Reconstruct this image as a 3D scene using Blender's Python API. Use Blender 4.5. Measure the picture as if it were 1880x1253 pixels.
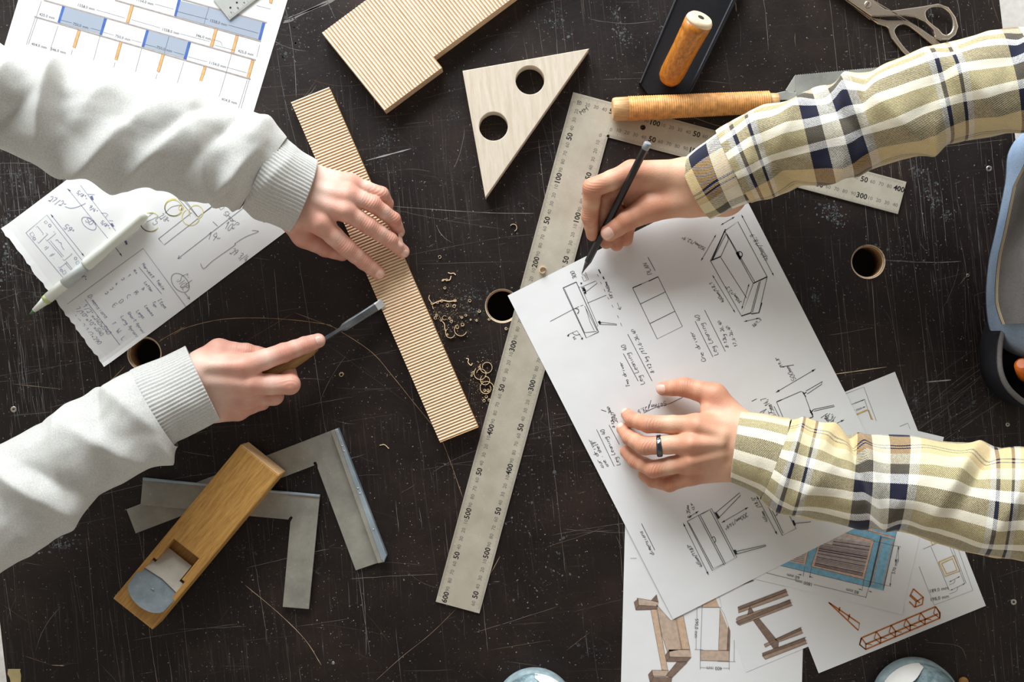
import bpy, bmesh, math, random
import numpy as np
from mathutils import Vector, Matrix, noise as mnoise

for _o in list(bpy.data.objects):
    bpy.data.objects.remove(_o, do_unlink=True)
SC = bpy.context.scene
COL = SC.collection
random.seed(7)

# ------------------------------------------------------------------ camera
LENS = 35.1
D = 1.15                       # camera height above the bench top
ZT = 0.78                      # bench top above the floor
FPX = 1880 * LENS / 36.0
cam_d = bpy.data.cameras.new('camera')
cam_d.lens = LENS; cam_d.sensor_width = 36; cam_d.sensor_fit = 'HORIZONTAL'
cam_d.clip_start = 0.02
cam = bpy.data.objects.new('camera', cam_d); COL.objects.link(cam)
cam.location = (0, 0, ZT + D); cam.rotation_euler = (0, 0, 0)
SC.camera = cam

# ------------------------------------------------------------------ light
W_ = bpy.data.worlds.new('room_light'); SC.world = W_; W_.use_nodes = True
bg = W_.node_tree.nodes['Background']
bg.inputs[0].default_value = (1.0, 0.92, 0.84, 1); bg.inputs[1].default_value = 0.20

def area_light(name, loc, aim, sx, sy, power, col):
    l = bpy.data.lights.new(name, 'AREA'); l.shape = 'RECTANGLE'; l.size = sx; l.size_y = sy
    l.energy = power; l.color = col
    o = bpy.data.objects.new(name, l); COL.objects.link(o); o.location = loc
    o.rotation_euler = (Vector(aim) - Vector(loc)).to_track_quat('-Z', 'Y').to_euler()
    return o
# the tall shop window beyond the far side of the bench
area_light('window_daylight', (-0.75, 3.0, ZT + 1.30), (0.0, 0.0, ZT), 2.8, 1.7, 262, (0.90, 0.955, 1.0))
VS = SC.view_settings
VS.view_transform = 'Standard'; VS.look = 'None'; VS.gamma = 1.0; VS.exposure = 0.0
VS.use_curve_mapping = False

# ------------------------------------------------------------------ helpers
def P(px, py, h=0.0):
    """photo pixel at height h (mm) above the bench top -> world point"""
    h = h / 1000.0
    s = (D - h) / FPX
    return np.array([(px - 940.0) * s, -(py - 626.5) * s, ZT + h])
MMPX = D / FPX * 1000          # mm per pixel on the bench top

def C(r, g, b, a=1.0):
    f = lambda c: (c / 255 / 12.92) if c / 255 <= 0.04045 else ((c / 255 + 0.055) / 1.055) ** 2.4
    return (f(r), f(g), f(b), a)

def nmat(name):
    m = bpy.data.materials.new(name); m.use_nodes = True
    nt = m.node_tree
    return m, nt, nt.nodes['Principled BSDF']

def N(nt, typ, inputs=None, **props):
    n = nt.nodes.new(typ)
    for k, v in props.items(): setattr(n, k, v)
    if inputs:
        for k, v in inputs.items():
            if isinstance(v, bpy.types.NodeSocket): nt.links.new(v, n.inputs[k])
            else: n.inputs[k].default_value = v
    return n

def mixc(nt, fac, a, b, mode='MIX'):
    n = nt.nodes.new('ShaderNodeMix'); n.data_type = 'RGBA'; n.blend_type = mode
    for s, v in ((n.inputs[0], fac), (n.inputs[6], a), (n.inputs[7], b)):
        if isinstance(v, bpy.types.NodeSocket): nt.links.new(v, s)
        else: s.default_value = v
    return n.outputs[2]

def math_(nt, op, a, b=0.0, c=0.0):
    n = nt.nodes.new('ShaderNodeMath'); n.operation = op
    for i, v in enumerate((a, b, c)):
        if isinstance(v, bpy.types.NodeSocket): nt.links.new(v, n.inputs[i])
        else: n.inputs[i].default_value = v
    return n.outputs[0]

def ramp(nt, fac, stops, interp='LINEAR'):
    n = nt.nodes.new('ShaderNodeValToRGB'); cr = n.color_ramp; cr.interpolation = interp
    while len(cr.elements) < len(stops): cr.elements.new(0.5)
    for e, (p, c) in zip(cr.elements, stops):
        e.position = p; e.color = c
    nt.links.new(fac, n.inputs[0])
    return n.outputs[0]

def bump(nt, b, height, strength=0.3, dist=0.001, normal=None):
    n = N(nt, 'ShaderNodeBump', {'Strength': strength, 'Distance': dist, 'Height': height})
    if normal is not None: nt.links.new(normal, n.inputs['Normal'])
    nt.links.new(n.outputs[0], b.inputs['Normal'])
    return n.outputs[0]

def simple(name, col, rough=0.5, metal=0.0, var=0.12, vs=40, bs=0.0, bsc=300, spec=0.5):
    m, nt, b = nmat(name)
    tc = N(nt, 'ShaderNodeTexCoord')
    nz = N(nt, 'ShaderNodeTexNoise', {'Vector': tc.outputs['Object'], 'Scale': vs, 'Detail': 5.0})
    dark = tuple(c * (1 - var) for c in col[:3]) + (1,)
    lite = tuple(min(1, c * (1 + var)) for c in col[:3]) + (1,)
    nt.links.new(ramp(nt, nz.outputs[0], [(0.3, dark), (0.7, lite)]), b.inputs['Base Color'])
    b.inputs['Roughness'].default_value = rough; b.inputs['Metallic'].default_value = metal
    b.inputs['Specular IOR Level'].default_value = spec
    if bs:
        n2 = N(nt, 'ShaderNodeTexNoise', {'Vector': tc.outputs['Object'], 'Scale': bsc, 'Detail': 4.0})
        bump(nt, b, n2.outputs[0], bs, 0.001)
    return m

def wood(name, c1, c2, ang=0.0, scale=1.0, rough=0.55, bs=0.15, streak=14.0):
    """grain runs along local x after a rotation by ang (radians about z)"""
    m, nt, b = nmat(name)
    tc = N(nt, 'ShaderNodeTexCoord')
    mp = N(nt, 'ShaderNodeMapping', {'Vector': tc.outputs['Object'], 'Rotation': (0, 0, -ang)})
    mp2 = N(nt, 'ShaderNodeMapping', {'Vector': mp.outputs[0], 'Scale': (1.0, streak, streak)})
    n1 = N(nt, 'ShaderNodeTexNoise', {'Vector': mp2.outputs[0], 'Scale': 16 * scale, 'Detail': 6.0, 'Distortion': 0.4})
    n2 = N(nt, 'ShaderNodeTexNoise', {'Vector': mp2.outputs[0], 'Scale': 70 * scale, 'Detail': 3.0})
    f = math_(nt, 'ADD', math_(nt, 'MULTIPLY', n1.outputs[0], 0.65), math_(nt, 'MULTIPLY', n2.outputs[0], 0.35))
    nt.links.new(ramp(nt, f, [(0.33, c1), (0.66, c2)]), b.inputs['Base Color'])
    b.inputs['Roughness'].default_value = rough
    bump(nt, b, f, bs, 0.0006)
    return m

def mk(name, verts, faces, mat=None, root=None, smooth=False, loc=None, uv=None, cols=None):
    """mesh from world-space verts; top-level when root is None"""
    v = np.asarray(verts, dtype=float).reshape(-1, 3)
    if root is not None: o0 = np.array(root.matrix_world_loc)
    elif loc is not None: o0 = np.array(loc, dtype=float)
    else: o0 = np.array([(v[:, 0].min() + v[:, 0].max()) / 2, (v[:, 1].min() + v[:, 1].max()) / 2, v[:, 2].min()])
    me = bpy.data.meshes.new(name)
    me.from_pydata((v - o0).tolist(), [], faces if isinstance(faces, list) else faces.tolist())
    if uv is not None:
        l = me.uv_layers.new(name='uv')
        idx = np.zeros(len(me.loops), dtype=np.int32); me.loops.foreach_get('vertex_index', idx)
        l.data.foreach_set('uv', np.asarray(uv, dtype=np.float32)[idx].ravel())
    if cols is not None:
        a = me.color_attributes.new('tint', 'FLOAT_COLOR', 'POINT')
        a.data.foreach_set('color', np.asarray(cols, dtype=np.float32).ravel())
    me.validate()
    if smooth:
        me.polygons.foreach_set('use_smooth', [True] * len(me.polygons))
    if mat: me.materials.append(mat)
    return place(name, me, o0, root)

class Root:
    pass
def place(name, me, o0, root):
    o = bpy.data.objects.new(name, me); COL.objects.link(o)
    if root is not None:
        o.parent = root.o; o.location = (0, 0, 0)
    else:
        o.location = o0
    return o

class Thing:
    def __init__(s, name, loc, label, cat, group=None):
        s.o = bpy.data.objects.new(name, None); COL.objects.link(s.o)
        s.o.empty_display_size = 0.02
        s.o.location = loc; s.matrix_world_loc = tuple(loc)
        tag(s.o, label, cat, group)
class Sub:
    """lets a mesh part be the parent of sub-parts"""
    def __init__(s, o, loc): s.o = o; s.matrix_world_loc = tuple(loc)

def tag(o, label=None, cat=None, group=None, kind=None):
    if label: o['label'] = label
    if cat: o['category'] = cat
    if group: o['group'] = group
    if kind: o['kind'] = kind
    return o

def subof(part, thing): return Sub(part, thing.matrix_world_loc)

def plate(name, loops, z0, z1, mat, root=None, bevel=0.0, res=1):
    """extruded plate; loops = world xy outlines (first the outer one, then holes); z world"""
    cu = bpy.data.curves.new(name + '_c', 'CURVE'); cu.dimensions = '2D'; cu.fill_mode = 'BOTH'
    t = (z1 - z0) / 2
    bevel = min(bevel, t * 0.98)
    cu.extrude = max(t - bevel, 0); cu.bevel_depth = bevel; cu.bevel_resolution = res
    if bevel: cu.offset = -bevel
    o0 = np.array(loops[0]).mean(axis=0)[:2]
    for lp in loops:
        s = cu.splines.new('POLY'); s.points.add(len(lp) - 1); s.use_cyclic_u = True
        for p, q in zip(s.points, lp): p.co = (q[0] - o0[0], q[1] - o0[1], 0, 1)
    tmp = bpy.data.objects.new('tmp', cu); COL.objects.link(tmp)
    dg = bpy.context.evaluated_depsgraph_get()
    me0 = tmp.evaluated_get(dg).to_mesh()
    v = np.zeros(len(me0.vertices) * 3); me0.vertices.foreach_get('co', v); v = v.reshape(-1, 3)
    v += np.array([o0[0], o0[1], (z0 + z1) / 2])
    f = [list(p.vertices) for p in me0.polygons]
    bpy.data.objects.remove(tmp); bpy.data.curves.remove(cu)
    o = mk(name, v, f, mat, root)
    bm = bmesh.new(); bm.from_mesh(o.data)
    bmesh.ops.remove_doubles(bm, verts=bm.verts, dist=1e-6)
    bmesh.ops.recalc_face_normals(bm, faces=bm.faces)
    bm.to_mesh(o.data); bm.free()
    return o

def pxl(pts, h=0): return [P(x, y, h)[:2] for x, y in pts]

def circ(cx, cy, r, n=40, a0=0):
    return [(cx + r * math.cos(a0 + 2 * math.pi * i / n), cy + r * math.sin(a0 + 2 * math.pi * i / n)) for i in range(n)]

def catmull(pts, n=8, closed=False):
    pts = [np.array(p, dtype=float) for p in pts]
    out = []; m = len(pts)
    rng = range(m) if closed else range(m - 1)
    for i in rng:
        p1, p2 = pts[i], pts[(i + 1) % m]
        p0 = pts[(i - 1) % m] if (closed or i > 0) else 2 * p1 - p2
        p3 = pts[(i + 2) % m] if (closed or i + 2 < m) else 2 * p2 - p1
        for k in range(n):
            t = k / n
            out.append(0.5 * ((2 * p1) + (p2 - p0) * t + (2 * p0 - 5 * p1 + 4 * p2 - p3) * t * t + (3 * p1 - p0 - 3 * p2 + p3) * t ** 3))
    if not closed: out.append(pts[-1])
    return out

def lathe(name, a, b, prof, mat, root=None, seg=28, flat=1.0, smooth=True, updir=(0, 0, 1)):
    """prof = [(t along a->b in metres, radius in metres)]; flat squashes the section along updir"""
    a = np.array(a, float); b = np.array(b, float)
    T = (b - a) / np.linalg.norm(b - a)
    U = np.array(updir, float); U = U - T * U.dot(T)
    if np.linalg.norm(U) < 1e-3: U = np.array([1, 0, 0.]) - T * T[0]
    U /= np.linalg.norm(U); S = np.cross(T, U)
    V = []; F = []
    for t, r in prof:
        for k in range(seg):
            an = 2 * math.pi * k / seg
            V.append(a + T * t + S * r * math.cos(an) + U * r * flat * math.sin(an))
    n = len(prof)
    for i in range(n - 1):
        for k in range(seg):
            k2 = (k + 1) % seg
            F.append([i * seg + k, i * seg + k2, (i + 1) * seg + k2, (i + 1) * seg + k])
    F.append(list(range(seg))[::-1]); F.append([(n - 1) * seg + k for k in range(seg)])
    o = mk(name, V, F, mat, root)
    for p in o.data.polygons: p.use_smooth = smooth and len(p.vertices) == 4
    return o

def box_between(name, quad, z0, z1, mat, root=None, bev=0.0005):
    return plate(name, [quad], z0, z1, mat, root, bev)

# ---------- flat ink: ribbons and fills gathered into one mesh
class Ink:
    def __init__(s, h): s.h = h; s.V = []; s.F = []; s.layer = 0
    def z(s): return ZT + s.h / 1000 + s.layer * 1e-5
    def line(s, pts, w=0.7, closed=False, px=True):
        """pts in photo pixels; w in mm"""
        q = [P(x, y, s.h)[:2] for x, y in pts] if px else [np.array(p[:2], float) for p in pts]
        if closed: q = q + [q[0]]
        q2 = [q[0]]
        for p in q[1:]:
            if np.linalg.norm(p - q2[-1]) > 1e-6: q2.append(p)
        if len(q2) < 2: return
        q = q2; w = w / 2000; n0 = len(s.V); z = s.z()
        for i, p in enumerate(q):
            d = (q[min(i + 1, len(q) - 1)] - q[max(i - 1, 0)]); l = np.linalg.norm(d)
            d = d / l if l > 0 else np.array([1., 0])
            nrm = np.array([-d[1], d[0]])
            s.V.append([*(p + nrm * w), z]); s.V.append([*(p - nrm * w), z])
        for i in range(len(q) - 1):
            a = n0 + 2 * i; s.F.append([a + 1, a + 3, a + 2, a])
    def curve(s, pts, w=0.7, n=6, closed=False):
        s.line([tuple(p) for p in catmull(pts, n, closed)], w, closed)
    def poly(s, pts):
        n0 = len(s.V); z = s.z()
        q = [P(x, y, s.h) for x, y in pts]
        area = sum(q[i][0] * q[(i + 1) % len(q)][1] - q[(i + 1) % len(q)][0] * q[i][1] for i in range(len(q)))
        for p in q: s.V.append([p[0], p[1], z])
        f = list(range(n0, n0 + len(q)))
        s.F.append(f if area > 0 else f[::-1])
    def arrow(s, a, b, w=0.6, head=7, both=True, fill=True):
        s.line([a, b], w)
        a = np.array(a, float); b = np.array(b, float)
        for p, q in (((b, a), (a, b)) if both else ((b, a),)):
            d = (q - p) / np.linalg.norm(q - p); n = np.array([-d[1], d[0]])
            if fill: s.poly([tuple(p), tuple(p + d * head + n * head * .28), tuple(p + d * head - n * head * .28)])
            else:
                s.line([tuple(p + d * head + n * head * .5), tuple(p), tuple(p + d * head - n * head * .5)], w)
    def build(s, name, mat, root):
        if s.V: return tag(mk(name, s.V, s.F, mat, root), kind='stuff')

_fc = {}
def text_mesh(body, bold=False):
    key = (body, bold)
    if key not in _fc:
        cu = bpy.data.curves.new('t', 'FONT'); cu.body = body; cu.align_x = 'CENTER'; cu.align_y = 'CENTER'
        cu.resolution_u = 2
        if bold: cu.offset = 0.022
        o = bpy.data.objects.new('t', cu); COL.objects.link(o)
        dg = bpy.context.evaluated_depsgraph_get()
        me = o.evaluated_get(dg).to_mesh()
        v = np.zeros(len(me.vertices) * 3); me.vertices.foreach_get('co', v)
        _fc[key] = (v.reshape(-1, 3), [list(p.vertices) for p in me.polygons])
        bpy.data.objects.remove(o); bpy.data.curves.remove(cu)
    return _fc[key]

def print_text(ink, body, px, py, direc, size, bold=False, sx=1.0):
    """printed text centred at a photo pixel; direc = reading direction in the photo (y down); size = mm text size"""
    v, f = text_mesh(body, bold)
    d = np.array([direc[0], -direc[1]], float); d /= np.linalg.norm(d); u = np.array([-d[1], d[0]])
    c = P(px, py, ink.h); n0 = len(ink.V); k = size / 1000
    for q in v:
        p = c[:2] + d * q[0] * k * sx + u * q[1] * k
        ink.V.append([p[0], p[1], ink.z()])
    for a in f: ink.F.append([n0 + i for i in a])

# single-stroke hand: points are digit pairs xy, baseline y=3, x-height 6, capitals 9
G = {'a': '46260514334446 4643', 'b': '090304133344463615', 'c': '4626150413 1333', 'd': '46260504133344 4943', 'e': '05454536160413 1343',
 'f': '49292723 0646', 'g': '4626051424344446 46413000', 'h': '0903 0526364643', 'i': '2623 2828', 'j': '26211000 2828', 'k': '0903 4604 1543',
 'l': '292333', 'm': '0603 0516262523 2536464543', 'n': '0603 0516364543', 'o': '26150413334435 3626', 'p': '0600 0516364534230 4', 'q': '4626051434 4640',
 'r': '0603 052646', 's': '4616152534331303', 't': '29243343 0747', 'u': '060413334446 4643', 'v': '062346', 'w': '0613254346', 'x': '0643 4603',
 'y': '0624 461000', 'z': '06460343', 'A': '032943 1535', 'B': '0309 0939480626 064644330 3', 'C': '48290705143343', 'D': '03093947453303',
 'E': '49090343 0636', 'F': '490903 0636', 'G': '48290704133344 4626', 'H': '0903 4943 0646', 'I': '2923 1939 1333', 'J': '49442313', 'K': '0903 4906 0643',
 'L': '090343', 'M': '0309254943', 'N': '03094349', 'O': '290704133345 47392 9', 'P': '0309394735 0606', 'R': '0309394736 06 1643', 'S': '48290706354413 04', 'T': '0949 2923',
 'U': '0904133344 49', 'W': '0913264349', 'X': '0943 4903', 'Y': '0926 4926 2623', '0': '290704133345473929', '1': '072923', '2': '082939473403 0343', '3': '0839472626453313 04',
 '4': '29054535 3733', '5': '4909063645331304', '6': '39160413334536 05', '7': '094913', '8': '2918273544331304153647392 9', '9': '46260729394746 4723', '-': '1535', '/': '0149',
 ',': '2412', '.': '2323', '"': '1917 2927', '+': '2724 0545', "'": '2927', '=': '0646 0444', '~': '05162536 36', '(': '3917152331'}
def hand_text(ink, txt, a, b, size=None, w=0.55, rnd=random.Random(3)):
    """handwriting from photo pixel a towards b (b = where the line ends)"""
    a = np.array(a, float); b = np.array(b, float)
    L = np.linalg.norm(b - a); d = (b - a) / L; up = np.array([d[1], -d[0]])
    adv = L / max(1, len(txt)); k = adv / 5.6
    hk = (size / 6.0) if size else k * 1.25
    if len(txt) < 3: k *= .62; hk *= .62
    for i, ch in enumerate(txt):
        g = G.get(ch)
        if not g: continue
        o = a + d * adv * i; sl = 0.18 + rnd.uniform(-.06, .06); j = rnd.uniform(-.5, .5)
        for st in g.split():
            st = st[:len(st) // 2 * 2]
            pts = [(int(st[t]) + rnd.uniform(-.15, .15), int(st[t + 1]) - 3 + rnd.uniform(-.2, .2)) for t in range(0, len(st), 2)]
            if not pts: continue
            if len(pts) == 1: pts.append((pts[0][0] + .4, pts[0][1] + .3))
            q = [o + d * (x * k + (y + j) * hk * sl) + up * (y + j) * hk for x, y in pts]
            q = catmull(q, 3) if len(q) > 2 else q
            ink.line([tuple(p) for p in q], w)

# ---------- signed-distance bodies meshed with surface nets
def surface_nets(vol, org, h):
    sgn = vol < 0
    c = np.zeros(tuple(n - 1 for n in vol.shape), dtype=np.int8)
    offs = [(i, j, k) for i in (0, 1) for j in (0, 1) for k in (0, 1)]
    nx, ny, nz = vol.shape
    for i, j, k in offs: c += sgn[i:nx - 1 + i, j:ny - 1 + j, k:nz - 1 + k]
    act = (c > 0) & (c < 8)
    idx = np.argwhere(act)
    vals = np.stack([vol[idx[:, 0] + i, idx[:, 1] + j, idx[:, 2] + k] for i, j, k in offs], 1)
    acc = np.zeros((len(idx), 3)); cnt = np.zeros(len(idx))
    for a in range(8):
        for b in range(a + 1, 8):
            oa, ob = np.array(offs[a]), np.array(offs[b])
            if np.abs(oa - ob).sum() != 1: continue
            va, vb = vals[:, a], vals[:, b]
            m = (va < 0) != (vb < 0)
            t = np.where(m, va / np.where(m, va - vb, 1), 0)
            acc += np.where(m[:, None], oa + t[:, None] * (ob - oa), 0); cnt += m
    V = org + h * (idx + acc / cnt[:, None])
    imap = -np.ones(act.shape, dtype=np.int64); imap[act] = np.arange(len(idx))
    F = []
    for ax in range(3):
        sl0 = [slice(None)] * 3; sl1 = [slice(None)] * 3
        sl0[ax] = slice(0, -1); sl1[ax] = slice(1, None)
        s0, s1 = sgn[tuple(sl0)], sgn[tuple(sl1)]
        e = np.argwhere(s0 != s1)
        b_, c_ = (ax + 1) % 3, (ax + 2) % 3
        ok = (e[:, b_] > 0) & (e[:, c_] > 0) & (e[:, b_] < vol.shape[b_] - 1) & (e[:, c_] < vol.shape[c_] - 1)
        e = e[ok]
        q = []
        for db, dc in ((0, 0), (-1, 0), (-1, -1), (0, -1)):
            w = e.copy(); w[:, b_] += db; w[:, c_] += dc
            q.append(imap[w[:, 0], w[:, 1], w[:, 2]])
        q = np.stack(q, 1)
        flip = ~s0[e[:, 0], e[:, 1], e[:, 2]]
        q[flip] = q[flip][:, ::-1]
        F.append(q)
    return V, np.concatenate(F)

def smin(a, b, k):
    h = np.clip(0.5 + 0.5 * (b - a) / k, 0, 1)
    return b + (a - b) * h - k * h * (1 - h)

class Sdf:
    """groups of tapered capsules; each group blends inside with its own k, groups blend in order"""
    def __init__(s): s.groups = []
    def group(s, segs, kin, kout):
        s.groups.append(([(np.array(a, float), np.array(b, float), ra, rb) for a, b, ra, rb in segs], kin, kout))
    def at(s, X, Y, Z):
        tot = None
        for segs, kin, kout in s.groups:
            g = None
            for a, b, ra, rb in segs:
                ba = b - a; L = ba.dot(ba) + 1e-12
                t = np.clip(((X - a[0]) * ba[0] + (Y - a[1]) * ba[1] + (Z - a[2]) * ba[2]) / L, 0, 1)
                d = np.sqrt((X - a[0] - t * ba[0]) ** 2 + (Y - a[1] - t * ba[1]) ** 2 + (Z - a[2] - t * ba[2]) ** 2) - (ra + (rb - ra) * t)
                g = d if g is None else smin(g, d, kin)
            tot = g if tot is None else smin(tot, g, kout)
        return tot
    def bounds(s, pad):
        lo = np.full(3, 9e9); hi = -lo
        for segs, _, _ in s.groups:
            for a, b, ra, rb in segs:
                lo = np.minimum(lo, np.minimum(a - ra, b - rb)); hi = np.maximum(hi, np.maximum(a + ra, b + rb))
        return lo - pad, hi + pad
    def mesh(s, h):
        lo, hi = s.bounds(3 * h)
        n = np.ceil((hi - lo) / h).astype(int) + 1
        xs = [(lo[i] + h * np.arange(n[i])).astype(np.float32) for i in range(3)]
        big = np.float32(0.06)
        tot = None
        for segs, kin, kout in s.groups:
            g = np.full(tuple(n), big, dtype=np.float32)
            pad = 0.022
            for a, b, ra, rb in segs:
                r = max(ra, rb) + pad
                l0 = np.minimum(a, b) - r; h0 = np.maximum(a, b) + r
                i0 = np.clip(((l0 - lo) / h).astype(int), 0, n); i1 = np.clip(((h0 - lo) / h).astype(int) + 2, 0, n)
                sl = tuple(slice(i0[k], i1[k]) for k in range(3))
                X = xs[0][sl[0]][:, None, None]; Y = xs[1][sl[1]][None, :, None]; Z = xs[2][sl[2]][None, None, :]
                ba = (b - a).astype(np.float32); L = ba.dot(ba) + 1e-12; a = a.astype(np.float32)
                t = np.clip(((X - a[0]) * ba[0] + (Y - a[1]) * ba[1] + (Z - a[2]) * ba[2]) / L, 0, 1)
                d = np.sqrt((X - a[0] - t * ba[0]) ** 2 + (Y - a[1] - t * ba[1]) ** 2 + (Z - a[2] - t * ba[2]) ** 2) - (ra + (rb - ra) * t)
                g[sl] = smin(g[sl], d.astype(np.float32), np.float32(kin))
            tot = g if tot is None else smin(tot, g, np.float32(kout))
        return surface_nets(tot, lo, h)
# ------------------------------------------------------------------ floor and bench
def floor_mat():
    m, nt, b = nmat('concrete')
    tc = N(nt, 'ShaderNodeTexCoord')
    n1 = N(nt, 'ShaderNodeTexNoise', {'Vector': tc.outputs['Object'], 'Scale': 6.0, 'Detail': 8.0})
    n2 = N(nt, 'ShaderNodeTexNoise', {'Vector': tc.outputs['Object'], 'Scale': 90.0, 'Detail': 4.0})
    f = math_(nt, 'ADD', math_(nt, 'MULTIPLY', n1.outputs[0], .6), math_(nt, 'MULTIPLY', n2.outputs[0], .4))
    nt.links.new(ramp(nt, f, [(.3, C(176, 170, 162)), (.7, C(214, 209, 202))]), b.inputs['Base Color'])
    b.inputs['Roughness'].default_value = .75
    bump(nt, b, n2.outputs[0], .2, .002)
    return m
fl = mk('floor', [(-2.5, -2.6, 0), (2.5, -2.6, 0), (2.5, 3.25, 0), (-2.5, 3.25, 0), (-2.5, -2.6, -.1), (2.5, -2.6, -.1), (2.5, 3.25, -.1), (-2.5, 3.25, -.1)],
        [[0, 1, 2, 3], [7, 6, 5, 4], [0, 4, 5, 1], [1, 5, 6, 2], [2, 6, 7, 3], [3, 7, 4, 0]], floor_mat())
tag(fl, 'pale grey concrete workshop floor beyond the bench edges', None, None, 'structure')

WALL = simple('painted_wall', C(212, 206, 198), .85, 0, .04, 3, .1, 60)
def wall(name, x0, y0, x1, y1, z0=0.0, z1=2.9, root=None):
    V = [(x, y, z) for z in (z0, z1) for x, y in ((x0, y0), (x1, y0), (x1, y1), (x0, y1))]
    return mk(name, V, [[3, 2, 1, 0], [4, 5, 6, 7], [0, 1, 5, 4], [1, 2, 6, 5], [2, 3, 7, 6], [3, 0, 4, 7]], WALL, root)
for nm_, q in (('wall_left', (-2.5, -2.5, -2.4, 3.15)), ('wall_right', (2.4, -2.5, 2.5, 3.15)), ('wall_front', (-2.5, -2.6, 2.5, -2.5))):
    tag(wall(nm_, *q), 'plain pale plaster wall of the workshop', None, None, 'structure')
wb = wall('wall_back', -2.5, 3.15, 2.5, 3.25, 0, .9)          # the window side: a low wall under the tall opening
tag(wb, 'low pale wall below the tall workshop window', None, None, 'structure')
sub_ = Sub(wb, tuple(wb.location))
wall('window_pier', -2.5, 3.15, -2.2, 3.25, .9, 2.9, sub_); wall('window_pier', .7, 3.15, 2.5, 3.25, .9, 2.9, sub_)
TA = math.atan(0.115)            # the bench lies turned a little in the frame
def bench_mat():
    m, nt, b = nmat('bench_film_ply')
    tc = N(nt, 'ShaderNodeTexCoord')
    rot = N(nt, 'ShaderNodeMapping', {'Vector': tc.outputs['Object'], 'Rotation': (0, 0, -TA)}).outputs[0]
    base = N(nt, 'ShaderNodeTexNoise', {'Vector': rot, 'Scale': 9.0, 'Detail': 8.0, 'Roughness': .65})
    weave = N(nt, 'ShaderNodeTexNoise', {'Vector': rot, 'Scale': 260.0, 'Detail': 3.0})
    col = ramp(nt, base.outputs[0], [(.30, C(12, 8, 7)), (.52, C(27, 18, 14)), (.75, C(46, 32, 25))])
    col = mixc(nt, math_(nt, 'MULTIPLY', weave.outputs[0], .28), col, C(44, 32, 27))
    def streak(sx, sy, ang, lo, hi, colr, mscale, mlo, mhi, amt):
        nonlocal col
        mp = N(nt, 'ShaderNodeMapping', {'Vector': rot, 'Rotation': (0, 0, ang)}).outputs[0]
        mp = N(nt, 'ShaderNodeMapping', {'Vector': mp, 'Scale': (sx, sy, 1)}).outputs[0]
        n = N(nt, 'ShaderNodeTexNoise', {'Vector': mp, 'Scale': 1.0, 'Detail': 2.0}).outputs[0]
        f = N(nt, 'ShaderNodeMapRange', {'Value': n, 'From Min': lo, 'From Max': hi}).outputs[0]
        k = N(nt, 'ShaderNodeTexNoise', {'Vector': rot, 'Scale': mscale, 'Detail': 3.0}).outputs[0]
        k = N(nt, 'ShaderNodeMapRange', {'Value': k, 'From Min': mlo, 'From Max': mhi}).outputs[0]
        col = mixc(nt, math_(nt, 'MULTIPLY', math_(nt, 'MULTIPLY', f, k), amt), col, colr)
        return f
    streak(520, 9, 0, .62, .70, C(92, 80, 76), 5, .45, .66, .40)
    streak(700, 16, .05, .64, .70, C(116, 110, 108), 7, .50, .66, .45)
    streak(12, 620, .03, .65, .71, C(92, 76, 66), 6, .48, .64, .4)
    streak(18, 640, .8, .67, .72, C(90, 78, 70), 6, .48, .64, .4)
    sp = N(nt, 'ShaderNodeTexNoise', {'Vector': rot, 'Scale': 420.0, 'Detail': 2.0}).outputs[0]
    spf = N(nt, 'ShaderNodeMapRange', {'Value': sp, 'From Min': .70, 'From Max': .76}).outputs[0]
    col = mixc(nt, math_(nt, 'MULTIPLY', spf, .7), col, C(170, 160, 150))
    bl = N(nt, 'ShaderNodeTexNoise', {'Vector': rot, 'Scale': 17.0, 'Detail': 9.0, 'Roughness': .75, 'Distortion': .6}).outputs[0]
    blf = N(nt, 'ShaderNodeMapRange', {'Value': bl, 'From Min': .66, 'From Max': .74}).outputs[0]
    col = mixc(nt, math_(nt, 'MULTIPLY', blf, .45), col, C(122, 124, 124))
    nt.links.new(col, b.inputs['Base Color'])
    nt.links.new(ramp(nt, base.outputs[0], [(.3, (.40,) * 3 + (1,)), (.7, (.56,) * 3 + (1,))]), b.inputs['Roughness'])
    b.inputs['Specular IOR Level'].default_value = .36
    bump(nt, b, weave.outputs[0], .22, .0006)
    return m
BENCH = Thing('workbench', (0.02, 0.0, 0), 'dark brown scratched plywood workbench everything lies on', 'workbench')
edge = [(-158, -220), (1810, -220), (2006, 1480), (38, 1480)]
holes = [(265, 650), (922, 562), (1594, 481)]
HR = 0.0192
hl = [[(P(x, y)[0] + HR * math.cos(t * math.pi / 24), P(x, y)[1] - HR * math.sin(t * math.pi / 24)) for t in range(48)] for x, y in holes]
top_o = plate('bench_top', [pxl(edge)] + hl, ZT - .030, ZT, bench_mat(), BENCH, 0.0008)
def ply_mat():
    m, nt, b = nmat('ply_edge')
    tc = N(nt, 'ShaderNodeTexCoord')
    sep = N(nt, 'ShaderNodeSeparateXYZ', {'Vector': tc.outputs['Object']})
    w = math_(nt, 'FRACT', math_(nt, 'MULTIPLY', sep.outputs[2], 330.0))
    nz = N(nt, 'ShaderNodeTexNoise', {'Vector': tc.outputs['Object'], 'Scale': 400.0}).outputs[0]
    f = math_(nt, 'ADD', math_(nt, 'MULTIPLY', math_(nt, 'GREATER_THAN', w, .5), .4), math_(nt, 'MULTIPLY', nz, .6))
    nt.links.new(ramp(nt, f, [(.2, C(120, 82, 50)), (.8, C(196, 156, 108))]), b.inputs['Base Color'])
    b.inputs['Roughness'].default_value = .7
    return m
PLY = ply_mat()
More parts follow.
